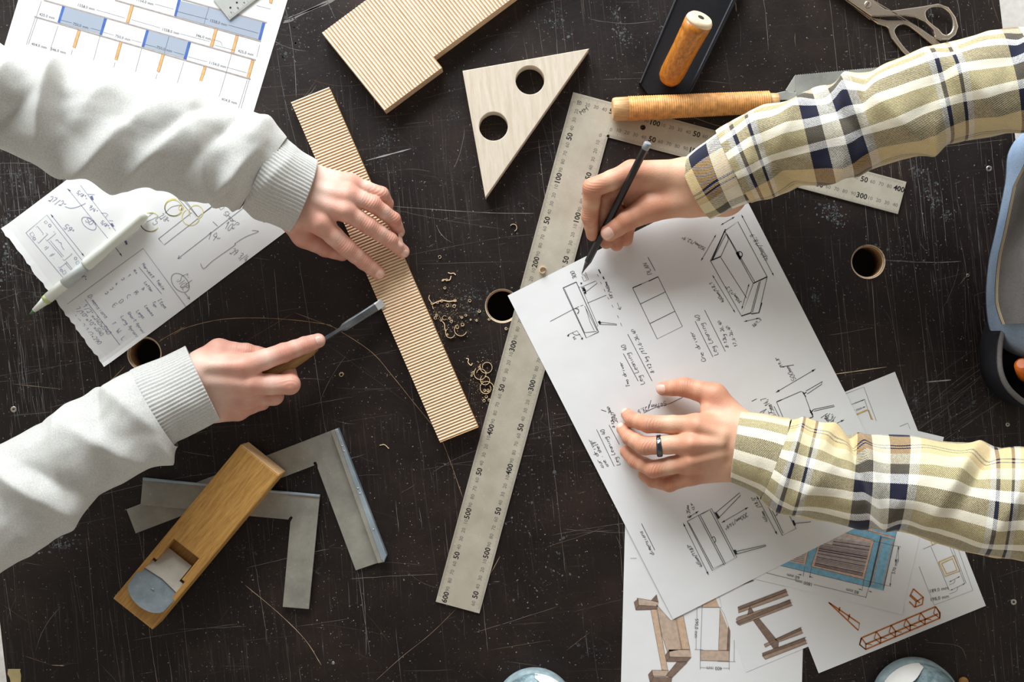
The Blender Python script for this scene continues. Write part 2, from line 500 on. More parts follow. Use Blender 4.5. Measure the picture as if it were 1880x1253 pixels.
for x, y in holes:
    c = P(x, y); V = []; F = []; n = 48
    prof = [(HR + .0002, .00004), (HR - .0012, -.0014), (HR - .0014, -.0295), (HR + .0004, -.0297)]
    for r, z in prof:
        for k in range(n): V.append((c[0] + r * math.cos(k * 2 * math.pi / n), c[1] + r * math.sin(k * 2 * math.pi / n), ZT + z))
    for i in range(3):
        for k in range(n): F.append([i * n + k, (i + 1) * n + k, (i + 1) * n + (k + 1) % n, i * n + (k + 1) % n])
    o = mk('hole_lining', V, F, PLY, BENCH, True); o['label'] = 'pale plywood wall of the round bench dog hole'
RIMW = simple('hole_chamfer', C(224, 204, 176), .6, 0, .1, 300)
for x, y in holes:
    c = P(x, y); V = []; F = []; n = 48
    for r, z in ((HR + .0006, .00006), (HR - .0002, -.0002), (HR - .0018, -.0030), (HR - .0012, -.0032)):
        for k in range(n): V.append((c[0] + r * math.cos(k * 2 * math.pi / n), c[1] + r * math.sin(k * 2 * math.pi / n), ZT + z))
    for i in range(3):
        for k in range(n): F.append([i * n + k, (i + 1) * n + k, (i + 1) * n + (k + 1) % n, i * n + (k + 1) % n])
    mk('hole_chamfer', V, F, RIMW, BENCH, True)
under = simple('under_bench_dark', C(34, 26, 22), .7, var=.2)
e2 = [(-60, -120), (1730, -120), (1905, 1390), (120, 1390)]
plate('hole_shade_panel', [pxl(e2)], ZT - .16, ZT - .060, under, BENCH, .002)  # dark panel added below the top so the dog holes stay black
plate('top_spacer', [pxl([(-60, -120), (1730, -120), (1733, -90), (-57, -90)])], ZT - .06, ZT - .03, under, BENCH)
plate('top_spacer', [pxl([(117, 1360), (1902, 1360), (1905, 1390), (120, 1390)])], ZT - .06, ZT - .03, under, BENCH)
for (x, y) in ((-30, -90), (1690, -90), (150, 1350), (1865, 1350)):
    c = P(x, y); plate('leg', [[(c[0] - .035, c[1] - .035), (c[0] + .035, c[1] - .035), (c[0] + .035, c[1] + .035), (c[0] - .035, c[1] + .035)]], 0.0, ZT - .16, under, BENCH, .002)

# scratches, flecks and paint dabs: worn into and spilt on the bench
def tint_mat(name, rough=.7):
    m, nt, b = nmat(name)
    a = N(nt, 'ShaderNodeVertexColor', layer_name='tint')
    nt.links.new(a.outputs[0], b.inputs['Base Color']); b.inputs['Roughness'].default_value = rough
    b.inputs['Specular IOR Level'].default_value = .25
    return m
TINT = tint_mat('scratch_tint')
R = random.Random(11)
sv, sf, sc = [], [], []
def on_bench(x, y): return (y * .115 - 128) < x < (1832 + y * .115) and -215 < y < 1475
def in_hole(x, y, m=32): return any((x - a) ** 2 + (y - b) ** 2 < m * m for a, b in holes)
def scratch(pts, w, col, lift=.00003):
    q = [P(x, y)[:2] for x, y in pts]; n0 = len(sv); n = len(q)
    for i, p in enumerate(q):
        d = q[min(i + 1, n - 1)] - q[max(i - 1, 0)]; d = d / (np.linalg.norm(d) + 1e-9); nn = np.array([-d[1], d[0]])
        ww = w / 2000 * (1 if 0 < i < n - 1 else .25) * (R.uniform(.45, 1.2) if n > 2 else 1)
        for sg in (1, -1):
            sv.append([*(p + sg * nn * ww), ZT + lift]); sc.append(col)
    for i in range(n - 1): a = n0 + 2 * i; sf.append([a + 1, a + 3, a + 2, a])
def shade(v, warm):
    v += R.uniform(-12, 12)
    return C(max(8, v + warm), max(8, v), max(8, v - warm))
def rand_scratch(x, y, ang, L, w, v, warm, bow=.03):
    n = max(3, int(L / 14)); pts = []
    bow = R.gauss(0, bow) * L; ca, sa = math.cos(ang), math.sin(ang)
    for i in range(n + 1):
        t = i / n; s_ = (t - .5) * L; o_ = bow * 4 * t * (1 - t) + R.gauss(0, .25)
        px, py = x + ca * s_ - sa * o_, y + sa * s_ + ca * o_
        if on_bench(px, py) and not in_hole(px, py): pts.append((px, py))
        else:
            if len(pts) > 2: scratch(pts, w, shade(v, warm))
            pts = []
    if len(pts) > 2: scratch(pts, w, shade(v, warm))
va = math.pi / 2 - TA
for i in range(430):      # long saw and drag marks along the bench
    z_ = R.random()
    x = R.uniform(1560, 1880) if z_ < .34 else (R.uniform(0, 420) if z_ < .74 else R.uniform(400, 1560))
    rand_scratch(x, R.uniform(-20, 1270), va + R.gauss(0, .03), R.choice([40, 90, 160, 260, 420]) * R.uniform(.6, 1.3), R.uniform(.16, .5), R.choice([58, 74, 96, 130]), R.choice([2, 6, 12]), .01)
for i in range(300):
    rand_scratch(R.uniform(0, 1880), R.uniform(0, 1253), R.gauss(-.1, .16), R.choice([25, 50, 100, 190]) * R.uniform(.6, 1.3), R.uniform(.15, .42), R.choice([52, 66, 88, 116]), R.choice([4, 10, 16]), .02)
for i in range(260):
    rand_scratch(R.uniform(0, 1880), R.uniform(0, 1253), R.uniform(0, math.pi), R.choice([10, 18, 40, 90]) * R.uniform(.6, 1.4), R.uniform(.18, .6), R.choice([60, 84, 120]), R.choice([2, 8, 18]), .06)
for i in range(220):      # the worn left border
    rand_scratch(R.uniform(0, 120), R.uniform(270, 760), va + R.gauss(0, .05), R.choice([20, 50, 110]) * R.uniform(.6, 1.3), R.uniform(.16, .45), R.choice([70, 100, 140]), R.choice([0, 4]), .01)
for i in range(60): rand_scratch(R.uniform(0, 140), R.uniform(270, 760), R.gauss(-.05, .1), R.choice([20, 50, 80]), R.uniform(.16, .4), R.choice([70, 100, 130]), 2, .01)
for i in range(90): rand_scratch(R.uniform(1640, 1850), R.uniform(0, 640), va + R.gauss(0, .04), R.choice([20, 50, 110]) * R.uniform(.6, 1.3), R.uniform(.16, .4), R.choice([70, 100, 130]), R.choice([0, 4]), .01)
for i in range(46):       # the fan of cuts beside the loose papers
    rand_scratch(R.uniform(1640, 1800), R.uniform(680, 860), -.62 + R.gauss(0, .06), R.uniform(40, 190), R.uniform(.2, .4), R.choice([60, 84, 104]), 6, .02)
for pts, w, v, warm in [
    ([(318, 615), (345, 601), (405, 587), (470, 584), (540, 588), (600, 596), (612, 601), (680, 645), (720, 690), (760, 740), (800, 790), (820, 830), (850, 915)], .55, 135, 30),
    ([(540, 574), (620, 604)], .5, 130, 30), ([(540, 574), (452, 627)], .4, 100, 24), ([(600, 632), (750, 742)], .3, 84, 10),
    ([(722, 379), (800, 385), (900, 391), (980, 392)], .55, 140, 8), ([(230, 672), (205, 698), (180, 722)], .7, 150, 40),
    ([(340, 600), (300, 622), (292, 628)], .6, 140, 30), ([(450, 1075), (510, 1125), (560, 1175), (590, 1222)], .7, 150, 24),
    ([(838, 1118), (790, 1165), (740, 1205), (690, 1250)], .55, 120, 20), ([(900, 1055), (918, 1022)], .8, 140, 26), ([(1528, 688), (1628, 674)], 1.0, 190, 26),
    ([(1700, 702), (1746, 698)], 1.8, 150, 0), ([(672, 295), (755, 273)], 1.6, 160, 2), ([(520, 42), (560, 22), (620, -4)], 5, 120, 4), ([(522, 38), (600, 5)], 1.6, 150, 6),
    ([(520, 0), (532, 50), (541, 120), (544, 180)], .5, 120, 0), ([(508, 90), (520, 170), (545, 270)], .4, 110, 0), ([(600, 0), (616, 35)], .5, 110, 0),
    ([(960, 65), (975, 140), (1000, 240), (1016, 300)], .35, 96, 0), ([(700, 478), (900, 440), (985, 430)], .3, 88, 2), ([(760, 485), (960, 480)], .3, 92, 2),
    ([(1350, 0), (1352, 22)], 1.4, 130, 6), ([(560, 665), (600, 600)], .25, 70, 8), ([(1640, 480), (1720, 482), (1765, 480)], .6, 130, 0), ([(1625, 478), (1690, 482)], 1.2, 110, 0),
    ([(1040, 1195), (1085, 1160)], .5, 80, 14), ([(900, 1194), (1010, 1176)], .4, 84, 18), ([(1700, 1180), (1760, 1187), (1775, 1213)], .6, 110, 14), ([(95, 1222), (118, 1223)], 1.0, 170, 26),
    ([(45, 1205), (95, 1222)], .5, 110, 20), ([(0, 690), (180, 660)], .35, 96, 0), ([(20, 705), (115, 715)], .8, 120, 20)]:
    scratch([tuple(p) for p in catmull(pts, 5)], w, C(v + warm, v, max(0, v - warm)))
o = mk('scratches', sv, sf, TINT, BENCH, cols=sc); tag(o, kind='stuff')

sv, sf, sc = [], [], []
def dab(x, y, r, col, lift=.00006):
    if not on_bench(x, y) or in_hole(x, y, 30): return
    c = P(x, y); n = R.randint(5, 7); n0 = len(sv); a0 = R.random() * 6; st = R.uniform(.35, 1); sa = R.random() * 3.14
    for k in range(n):
        a = a0 + k * 2 * math.pi / n; rr = r / 1000 * R.uniform(.6, 1.2)
        u, v = rr * math.cos(a), rr * math.sin(a) * st
        sv.append((c[0] + u * math.cos(sa) - v * math.sin(sa), c[1] + u * math.sin(sa) + v * math.cos(sa), ZT + lift)); sc.append(col)
    sf.append(list(range(n0, n0 + n)))
for i in range(3000):
    v = R.choice([90, 120, 160, 205]); dab(R.uniform(0, 1880), R.uniform(0, 1253), abs(R.gauss(.22, .16)) + .1, C(v, v - 6, v - 14))
for cx, cy, sx, sy, n, ang, v in [(1022, 40, 16, 12, 110, .9, 128), (1138, 48, 7, 26, 120, -.45, 140), (1215, 60, 5, 30, 70, -.3, 126), (1530, 395, 9, 16, 120, -.6, 168), (1085, 1192, 20, 10, 60, .5, 95),
                             (112, 1000, 16, 6, 90, -.3, 150), (705, 258, 8, 22, 130, .5, 132), (868, 540, 26, 9, 110, 0, 120), (885, 575, 18, 5, 60, .3, 118), (1690, 320, 8, 30, 120, -.5, 130), (1718, 365, 12, 12, 70, 0, 130),
                             (1740, 395, 6, 6, 40, 0, 150), (1640, 470, 36, 14, 150, .25, 120), (1496, 545, 6, 8, 40, 0, 140), (10, 480, 12, 16, 90, 0, 170), (12, 410, 12, 10, 70, 0, 160), (35, 330, 22, 12, 60, 0, 130), (60, 370, 40, 20, 90, .8, 110),
                             (550, 40, 40, 30, 120, .6, 96), (530, 90, 16, 30, 90, 0, 100), (1855, 730, 5, 5, 30, 0, 170), (1680, 735, 5, 12, 40, 0, 120), (1770, 740, 30, 40, 90, 0, 70), (455, 1010, 16, 6, 50, .1, 110), (610, 1215, 4, 3, 12, 0, 190),
                             (1765, 905, 20, 30, 50, 0, 76), (830, 210, 8, 10, 40, 0, 120), (750, 120, 6, 16, 40, .4, 120), (1710, 28, 3, 3, 10, 0, 210), (1000, 1060, 20, 50, 80, .4, 130), (1010, 860, 40, 60, 90, 0, 120),
                             (90, 560, 40, 40, 160, 0, 100), (1600, 90, 30, 30, 60, 0, 96), (940, 880, 30, 60, 60, 0, 160)]:
    for i in range(n):
        a, b_ = R.gauss(0, sx), R.gauss(0, sy)
        vv = v * .56 + R.uniform(-28, 28); dab(cx + a * math.cos(ang) - b_ * math.sin(ang), cy + a * math.sin(ang) + b_ * math.cos(ang), abs(R.gauss(.2, .8)) + .25, C(max(14, vv), max(14, vv + 3), max(14, vv + 2)))
o = mk('paint_flecks', sv, sf, TINT, BENCH, cols=sc); tag(o, kind='stuff')
SCREW = simple('screw_steel', C(190, 182, 172), .35, .9, .1, 300)
for x, y, r in [(1816, 310, 3.6), (1817, 521, 3.4), (1777, 506, 2), (1861, 1106, 3.4), (25, 752, 3.6), (612, 1218, 1.6), (1850, 780, 2.4)]:
    c = P(x, y)
    lathe('screw_head', c - np.array([0, 0, .002]), c + np.array([0, 0, .001]), [(0, r * .5e-3), (.0018, r * 1e-3), (.0023, r * .95e-3), (.0022, r * .45e-3), (.0017, r * .3e-3)], SCREW, BENCH, 16)
tp = plate('tape_scrap', [pxl([(15, 1229), (38, 1229), (37, 1233), (39, 1240), (38, 1262), (22, 1262), (18, 1245), (14, 1238)])], ZT + .0001, ZT + .0004, simple('tape_beige', C(196, 178, 128), .7, bs=.1))
tag(tp, 'scrap of beige masking tape at the lower left bench corner', 'tape')

# ------------------------------------------------------------------ paper and ink materials
def paper_mat(name, col):
    m, nt, b = nmat(name)
    tc = N(nt, 'ShaderNodeTexCoord')
    n1 = N(nt, 'ShaderNodeTexNoise', {'Vector': tc.outputs['Object'], 'Scale': 9.0, 'Detail': 3.0})
    n2 = N(nt, 'ShaderNodeTexNoise', {'Vector': tc.outputs['Object'], 'Scale': 900.0, 'Detail': 2.0})
    d = tuple(c * .95 for c in col[:3]) + (1,)
    nt.links.new(ramp(nt, n1.outputs[0], [(.3, d), (.7, col)]), b.inputs['Base Color'])
    b.inputs['Roughness'].default_value = .7; b.inputs['Specular IOR Level'].default_value = .2
    h = math_(nt, 'ADD', math_(nt, 'MULTIPLY', n1.outputs[0], 6.0), math_(nt, 'MULTIPLY', n2.outputs[0], .12))
    bump(nt, b, h, .35, .001)
    return m
PAPER = paper_mat('paper_white', C(236, 235, 233))
def ink_mat(name, col): return simple(name, col, .75, var=.15, vs=200, spec=.2)
INK = ink_mat('ink_black', C(48, 48, 56)); PENB = ink_mat('ink_blue', C(104, 112, 150)); PENC = ink_mat('pencil_grey', C(104, 106, 116))
PGREY = ink_mat('print_grey', C(96, 98, 108)); PLINE = ink_mat('print_line', C(84, 82, 88))

def sheet(name, corners, h, label, curl=None, torn=None, n=26, mat=None, group='drawing sheets on the bench'):
    a, b, c, d = [np.array(P(x, y, h)) for x, y in corners]
    V = []; F = []
    rr = random.Random(len(label))
    for lay in (0, 1):
        for i in range(n + 1):
            for j in range(n + 1):
                u, v = i / n, j / n
                p = a * (1 - u) * (1 - v) + b * u * (1 - v) + c * u * v + d * (1 - u) * v
                p = p.copy(); p[2] = ZT + h / 1000 + (curl(u, v) / 1000 if curl else 0) - (.00012 if lay else 0)
                V.append(p)
    if torn:
        for j in range(n + 1):
            k = rr.uniform(-.0012, .0014); dirv = (b - a) / np.linalg.norm(b - a)
            for lay in (0, 1): V[lay * (n + 1) ** 2 + j][:2] += (dirv * k)[:2]
    m = (n + 1) ** 2
    for i in range(n):
        for j in range(n):
            q = [i * (n + 1) + j, (i + 1) * (n + 1) + j, (i + 1) * (n + 1) + j + 1, i * (n + 1) + j + 1]
            F.append(q); F.append([m + t for t in q[::-1]])
    rim = [i * (n + 1) for i in range(n + 1)] + [n * (n + 1) + j for j in range(1, n + 1)] + [i * (n + 1) + n for i in range(n - 1, -1, -1)] + [j for j in range(n - 1, 0, -1)]
    for i in range(len(rim)):
        p, q = rim[i], rim[(i + 1) % len(rim)]; F.append([p, m + p, m + q, q])
    # face direction: make the top look up
    if np.cross(b - a, d - a)[2] < 0: F = [f[::-1] for f in F]
    c0 = (a + b + c + d) / 4
    th = Thing(name, (c0[0], c0[1], ZT + h / 1000), label, 'paper', group)
    mk('paper_sheet', V, F, mat or PAPER, th, False)
    return th
def ZM(ox, oy, s): return lambda *q: [(ox + x / s, oy + y / s) for x, y in q]

# ------------------------------------------------------------------ printed shelf plan, upper left
T = sheet('printed_plan', [(96, -206), (549, -70), (452, 250), (-1, 114)], 0.3, 'printed shelf plan with grey panels, blue and orange posts under the steel rule')
Z = ZM(0, 0, 3.4815); H = 0.5
i_ = Ink(H)
for q in ([(1155, 5), (1690, 142), (1658, 255), (1122, 102)], [(410, 35), (680, 115), (648, 220), (373, 143)], [(945, 190), (1215, 265), (1184, 376), (908, 297)]): i_.poly(Z(*q))
i_.build('panel_print', simple('print_bluegrey', C(160, 170, 184), .75, 0, .02, 20), T)
i_ = Ink(H + .04)
for q in ([(1138, -6), (1156, -2), (1127, 105), (1112, 101)], [(1678, 140), (1696, 145), (1666, 260), (1649, 256)], [(399, 33), (417, 38), (382, 150), (366, 146)], [(667, 112), (685, 116), (652, 224), (636, 219)],
          [(935, 188), (953, 193), (921, 303), (904, 298)], [(1204, 262), (1222, 267), (1191, 381), (1172, 377)]): i_.poly(Z(*q))
i_.build('blue_post_print', ink_mat('print_blue', C(78, 108, 176)), T)
i_ = Ink(H + .04); ol = Ink(H + .08)
for q in ([(838, 26), (856, 31), (823, 146), (805, 141)], [(497, 192), (515, 197), (481, 306), (464, 301)], [(764, 265), (781, 270), (749, 384), (732, 380)], [(1034, 345), (1051, 350), (1019, 461), (1002, 456)],
          [(1302, 425), (1319, 430), (1291, 521), (1274, 516)], [(1374, 180), (1391, 185), (1359, 301), (1341, 296)], [(1507, 225), (1524, 230), (1494, 341), (1477, 336)], [(1607, 383), (1625, 388), (1593, 501), (1576, 496)],
          [(1725, -10), (1743, -6), (1738, 22), (1720, 16)]):
    i_.poly(Z(*q)); ol.line(Z(*q), .3, True)
i_.build('orange_post_print', ink_mat('print_orange', C(222, 170, 112)), T); ol.build('post_outline_print', ink_mat('print_brown', C(132, 106, 86)), T)
i_ = Ink(H + .06)
for q in ([(1160, -6), (1705, 145)], [(735, 0), (1668, 264)], [(280, 0), (1636, 384)], [(220, 105), (1602, 506)]): i_.line(Z(*q), 1.5)
i_.build('shelf_line_print', ink_mat('print_shelf', C(168, 158, 154)), T)
i_ = Ink(H + .1)
for q in ([(370, 165), (320, 320)], [(640, 225), (597, 385)], [(905, 310), (865, 460)], [(1175, 395), (1133, 530)], [(1480, 345), (1400, 620)], [(1580, 510), (1525, 690)], [(1592, 512), (1537, 705)], [(462, 318), (455, 350)], [(238, 115), (180, 285)], [(225, 112), (168, 285)],
          [(1335, 45), (1303, 155)], [(1080, 232), (1050, 340)], [(1660, 285), (1640, 365)], [(265, 5), (232, 105)], [(1130, 72), (1330, 124)], [(1460, 160), (1650, 212)], [(390, 128), (460, 147)], [(580, 180), (640, 196)],
          [(660, 205), (730, 225)], [(840, 255), (905, 272)], [(925, 283), (1000, 302)], [(1110, 332), (1175, 350)], [(615, 62), (800, 115)], [(840, 125), (1025, 178)], [(1150, 215), (1340, 265)], [(1200, 362), (1325, 395)], [(1450, 430), (1575, 465)],
          [(990, 25), (1110, 58)], [(1370, 288), (1500, 322)], [(735, 398), (728, 430)], [(1004, 472), (995, 505)], [(1640, 35), (1730, 58)]): i_.line(Z(*q), .35)
i_.curve(Z((1370, 255), (1410, 268), (1422, 295)), .35)
dr = (.966, .262)
for t, x, y in (('1558,0 mm', 1395, 145), ('750,0 mm', 515, 165), ('750,0 mm', 785, 242), ('750,0 mm', 1050, 315), ('1558,0 mm', 550, 45), ('1558,0 mm', 1090, 200), ('346,0 mm', 1300, 237), ('425,0 mm', 1570, 337), ('1154,0 mm', 1390, 414),
                ('1154,0 mm', 925, 12), ('425,0 mm', 300, 103), ('404,0 mm', 250, 292), ('404,0 mm', 1465, 647), ('346,0 mm', 372, 325)):
    (x, y), = Z((x, y)); print_text(i_, t, x, y, dr, 4.6)
i_.build('lettering_print', PGREY, T)

RULE = simple('brushed_rule_steel', C(196, 196, 190), .42, .55, .05, 60, .05, 500)
T = Thing('steel_rule', tuple(P(430, 5, .6)), 'short steel rule corner lying on the printed shelf plan', 'ruler')
plate('blade', [pxl([(422.5, 38), (475, -2.5), (560, -70), (528, -106), (392, 0)])], ZT + .0006, ZT + .0022, RULE, T, .0002)
i_ = Ink(2.3)
for t in range(26):
    a = np.array([422.5, 38.]) + np.array([.79, -.613]) * (3 + t * 2.2); nn = np.array([-.613, -.79])
    i_.line([tuple(a + nn * 1), tuple(a + nn * (6 if t % 5 else 10))], .22)
for k, t in enumerate('78901'):
    a = np.array([425., 24.]) + np.array([.79, -.613]) * 15 * k; print_text(i_, t, a[0], a[1], (.79, -.613), 4.0)
for k in range(4):
    a = np.array([423., 14.]) + np.array([.79, -.613]) * 15 * k
    i_.poly(circ(a[0], a[1], 2.0, 10))
i_.build('scale_print', INK, T)

# ------------------------------------------------------------------ hand-drawn table sketch, left
def curl_l(u, v):
    return 3.5 * max(0, (v - .95) / .05) ** 2 * max(0, 1 - u * 4) + 1.6 * max(0, (.03 - u) / .03)
T = sheet('sketch_sheet', [(3, 420), (381, 136), (572, 390), (194, 674)], 0.5, 'torn-edged sheet with a pencilled harvest table list under the white marker', curl_l, True, 40)
Za = ZM(0, 340, 5.697); Zb = ZM(100, 440, 5.22); Zc = ZM(240, 330, 6.267); H = .75
i_ = Ink(H)
for q in ([(270, 500), (490, 312), (860, 790)], [(270, 500), (660, 970)], [(710, 40), (1130, 560)], [(840, 0), (1210, 480)], [(375, 440), (390, 430), (455, 510), (440, 520)], [(480, 500), (500, 512), (400, 610), (390, 590)],
          [(560, 485), (585, 505), (490, 585), (475, 565)], [(505, 590), (650, 755)], [(525, 580), (665, 745)], [(740, 710), (755, 720), (670, 790), (655, 775)], [(690, 795), (700, 810), (620, 870), (610, 855)], [(690, 795), (760, 885)], [(680, 815), (745, 890)],
          [(310, 510), (340, 490), (360, 525), (330, 545), (310, 510)], [(460, 385), (480, 370), (497, 392), (477, 405), (460, 385)], [(790, 810), (820, 790), (830, 815), (805, 835), (790, 810)], [(650, 910), (680, 890), (693, 915), (665, 938), (650, 910)],
          [(465, 660), (490, 640)], [(470, 680), (510, 645)], [(515, 745), (555, 715)], [(530, 745), (575, 715)], [(560, 775), (562, 770)], [(1060, 295), (1105, 292), (1130, 310), (1105, 335)], [(920, 95), (990, 100)], [(1140, 370), (1185, 375)]): i_.line(Za(*q), .38)
for cx, cy, r in ((520, 422, 14), (357, 560, 14), (790, 767, 14), (640, 890, 12)): i_.line(Za(*circ(cx, cy, r, 12)), .45, True)
i_.curve(Za((580, 580), (600, 572), (620, 600), (640, 605), (645, 640), (670, 675)), .45)
i_.curve(Za((680, 225), (740, 242), (820, 225), (895, 190)), .45)
i_.curve(Za(*[(930 + 90 * math.cos(t) * .77 - 48 * math.sin(t) * .63, 402 + 90 * math.cos(t) * .63 + 48 * math.sin(t) * .77) for t in np.linspace(0, 6.3, 16)]), .45)
def ht(ink, Zf, t, a, b, size=None, w=.42):
    (p,), (q,) = Zf(a), Zf(b); hand_text(ink, t, p, q, size, w)
ht(i_, Za, '50°'.replace('°', "'"), (890, 375), (985, 450)); ht(i_, Za, '27/2~', (505, 160), (690, 230)); ht(i_, Za, '59"', (662, 450), (760, 520))
ht(i_, Za, '5/8"~', (800, 80), (905, 160)); ht(i_, Za, '9/4"', (925, 235), (1010, 300)); ht(i_, Za, '5/8"~', (1050, 395), (1150, 470)); ht(i_, Za, 'L', (1270, 550), (1310, 600), None, .8); ht(i_, Za, '59"~', (830, 940), (900, 1005), None, .7)
i_.arrow(*Za((530, 305), (880, 745)), .45, 6, True); i_.arrow(*Za((1190, 630), (1275, 745)), .6, 6, False); i_.poly(Za((700, 35), (740, 55), (725, 65)))
for q in ([(940, 120), (965, 110), (980, 150), (958, 158)], [(1150, 405), (1175, 398), (1195, 430), (1175, 438)], [(1300, 590), (1322, 580), (1335, 620), (1318, 628)]): i_.poly(Za(*q))
for q in ([(105, 632), (850, 85), (1260, 645)], [(810, 265), (1028, 522)], [(292, 575), (628, 1012)]): i_.line(Zb(*q), .45)
for t, a, b in (('Harvest', (835, 240), (940, 375)), ('table', (972, 395), (1040, 490)), ('Letter', (858, 415), (932, 510)), ('A', (830, 480), (862, 500)), ('B', (760, 515), (800, 545)), ('C', (685, 555), (725, 585)), ('D', (615, 600), (655, 630)), ('E', (555, 640), (600, 668)),
                ('No', (755, 300), (795, 340)), ('1', (700, 350), (725, 372)), ('2', (640, 382), (665, 404)), ('4', (580, 428), (605, 450)), ('2', (532, 475), (560, 498)), ('2', (483, 515), (510, 538)),
                ('Item', (985, 580), (1055, 670)), ('Top', (935, 600), (965, 655)), ('Leaves', (862, 640), (938, 740)), ('Legs', (785, 690), (848, 765)), ('Short Aprons', (698, 705), (860, 915)), ('Long Aprons', (632, 745), (795, 950)),
                ('Dimensions', (318, 545), (492, 765)), ('T', (545, 805), (575, 840)), ('W', (588, 880), (630, 915)), ('L', (640, 950), (680, 985)), ('1/2"x240x540', (270, 640), (515, 920)), ('7/10"x10"x540', (205, 665), (450, 930)), ('2 1/2x2 1/2x290', (130, 700), (425, 1015))):
    ht(i_, Zb, t, a, b)
i_.build('pencil_lines', PENB, T)
i_ = Ink(H)
ht(i_, Zb, 'Side', (1160, 400), (1250, 490), 24); i_.curve(Zb(*[(1205 + 105 * math.cos(t) * .66 - 68 * math.sin(t) * .75, 415 + 105 * math.cos(t) * .75 + 68 * math.sin(t) * .66) for t in np.linspace(0, 6.4, 18)]), .5)
i_.arrow(*Zb((1245, 508), (1297, 572)), .5, 5, False, False)
for q in ([(320, 680), (385, 750), (770, 450), (700, 380), (320, 680)], [(485, 145), (685, 380)], [(520, 130), (760, 420)], [(545, 125), (775, 430)], [(775, 430), (985, 265)], [(830, 390), (1000, 262)], [(945, 483), (1000, 535)], [(1010, 310), (1050, 285), (1075, 320), (1035, 348), (1010, 310)]): i_.line(Zc(*q), .5)
i_.arrow(*Zc((1360, 275), (540, 910)), .5, 6, False, False)
i_.curve(Zc((805, 965), (815, 1000), (850, 1020), (950, 930), (1190, 760), (1200, 735), (1320, 660), (1465, 600), (1440, 588), (1395, 585)), .5)
i_.curve(Zc((1408, 315), (1420, 370), (1470, 440), (1540, 495)), .6); i_.curve(Zc((395, 385), (470, 315), (580, 290)), .45)
ht(i_, Zc, 'Sharp', (1060, 400), (1235, 540)); ht(i_, Zc, '10~', (1075, 560), (1190, 600), 14); ht(i_, Zc, '19~', (880, 690), (1030, 720), 14); ht(i_, Zc, '29 3/4', (1135, 850), (1330, 950), 12); ht(i_, Zc, '1/5', (170, 430), (290, 530), 16); ht(i_, Zc, '7/8~', (320, 430), (430, 500), 9)
i_.build('pen_lines', PENC, T)
i_ = Ink(H + .05)
for cx, cy, r, a0, a1 in ((490, 325, 98, 0, 6.6), (495, 320, 104, .5, 5), (750, 372, 82, 2.5, 7.8), (690, 430, 100, .2, 4.2), (222, 490, 112, .6, 3.6), (225, 488, 116, .9, 3.1), (230, 480, 108, 4.2, 5.6), (578, 322, 28, 0, 6.4), (1045, 285, 38, 3, 6)):
    i_.curve(Zc(*[(cx + r * math.cos(t), cy + r * .95 * math.sin(t)) for t in np.linspace(a0, a1, 14)]), .8)
i_.build('yellow_marker_rings', ink_mat('marker_yellow', C(222, 208, 120)), T)

def pen_path(name, a, b, prof, mat, root, **k): return lathe(name, a, b, prof, mat, root, **k)
T = Thing('marker_pen', tuple(P(160, 485, 1)), 'white felt marker with green nib resting across the torn sketch', 'marker')
a = P(55, 577, 7.6); b = P(268, 392, 8.4)
L = np.linalg.norm(b - a)
PWH = simple('marker_plastic', C(238, 240, 228), .35, 0, .03); PGR = simple('marker_grey', C(196, 200, 196), .4, 0, .05); PGN = simple('marker_green', C(70, 130, 62), .5); PLG = simple('marker_lime', C(196, 206, 140), .5)
lathe('nib', a, b, [(0, .0008), (.004, .0016), (.008, .002)], PGN, T, 14)
lathe('nib_holder', a, b, [(.006, .0026), (.02, .0045), (.024, .0055)], PWH, T, 20)
lathe('collar_band', a, b, [(.0235, .0058), (.029, .0060)], PLG, T, 20)
lathe('barrel', a, b, [(.028, .0061), (.06, .0063), (L * .5, .0063)], PWH, T, 24)
lathe('label_band', a, b, [(.052, .0064), (L * .48, .0065)], PGR, T, 24)
lathe('cap', a, b, [(L * .48, .0069), (L * .5, .0071), (L * .62, .0071), (L * .63, .0064), (L - .006, .0062), (L - .001, .0052), (L, .003)], PWH, T, 24)
# ------------------------------------------------------------------ steel framing square
def steel_mat(name, c1, c2, rough=.42, metal=.6):
    m, nt, b = nmat(name)
    tc = N(nt, 'ShaderNodeTexCoord')
    n1 = N(nt, 'ShaderNodeTexNoise', {'Vector': tc.outputs['Object'], 'Scale': 22.0, 'Detail': 7.0, 'Roughness': .7})
    n2 = N(nt, 'ShaderNodeTexNoise', {'Vector': tc.outputs['Object'], 'Scale': 350.0, 'Detail': 3.0})
    sp = N(nt, 'ShaderNodeMapRange', {'Value': n2.outputs[0], 'From Min': .68, 'From Max': .74}).outputs[0]
    col = ramp(nt, n1.outputs[0], [(.3, c1), (.7, c2)])
    nt.links.new(mixc(nt, math_(nt, 'MULTIPLY', sp, .4), col, C(226, 222, 212)), b.inputs['Base Color'])
    nt.links.new(ramp(nt, n1.outputs[0], [(.3, (rough - .06,) * 3 + (1,)), (.7, (rough + .1,) * 3 + (1,))]), b.inputs['Roughness'])
    b.inputs['Metallic'].default_value = metal
    bump(nt, b, n2.outputs[0], .05, .0005)
    return m
STEEL = steel_mat('square_steel', C(184, 174, 154), C(204, 196, 178), .5, .35)
O_ = np.array([1052., 170.]); LD = np.array([-.2602, .9656]); SD = np.array([.9656, .2602])
LL, SL, LWd, SWd = 968., 633., 83., 61.
Iq = O_ + SD * LWd + LD * SWd
T = Thing('framing_square', tuple(P(1000, 400)), 'large steel framing square with millimetre scales, partly under the big sketch', 'framing square')
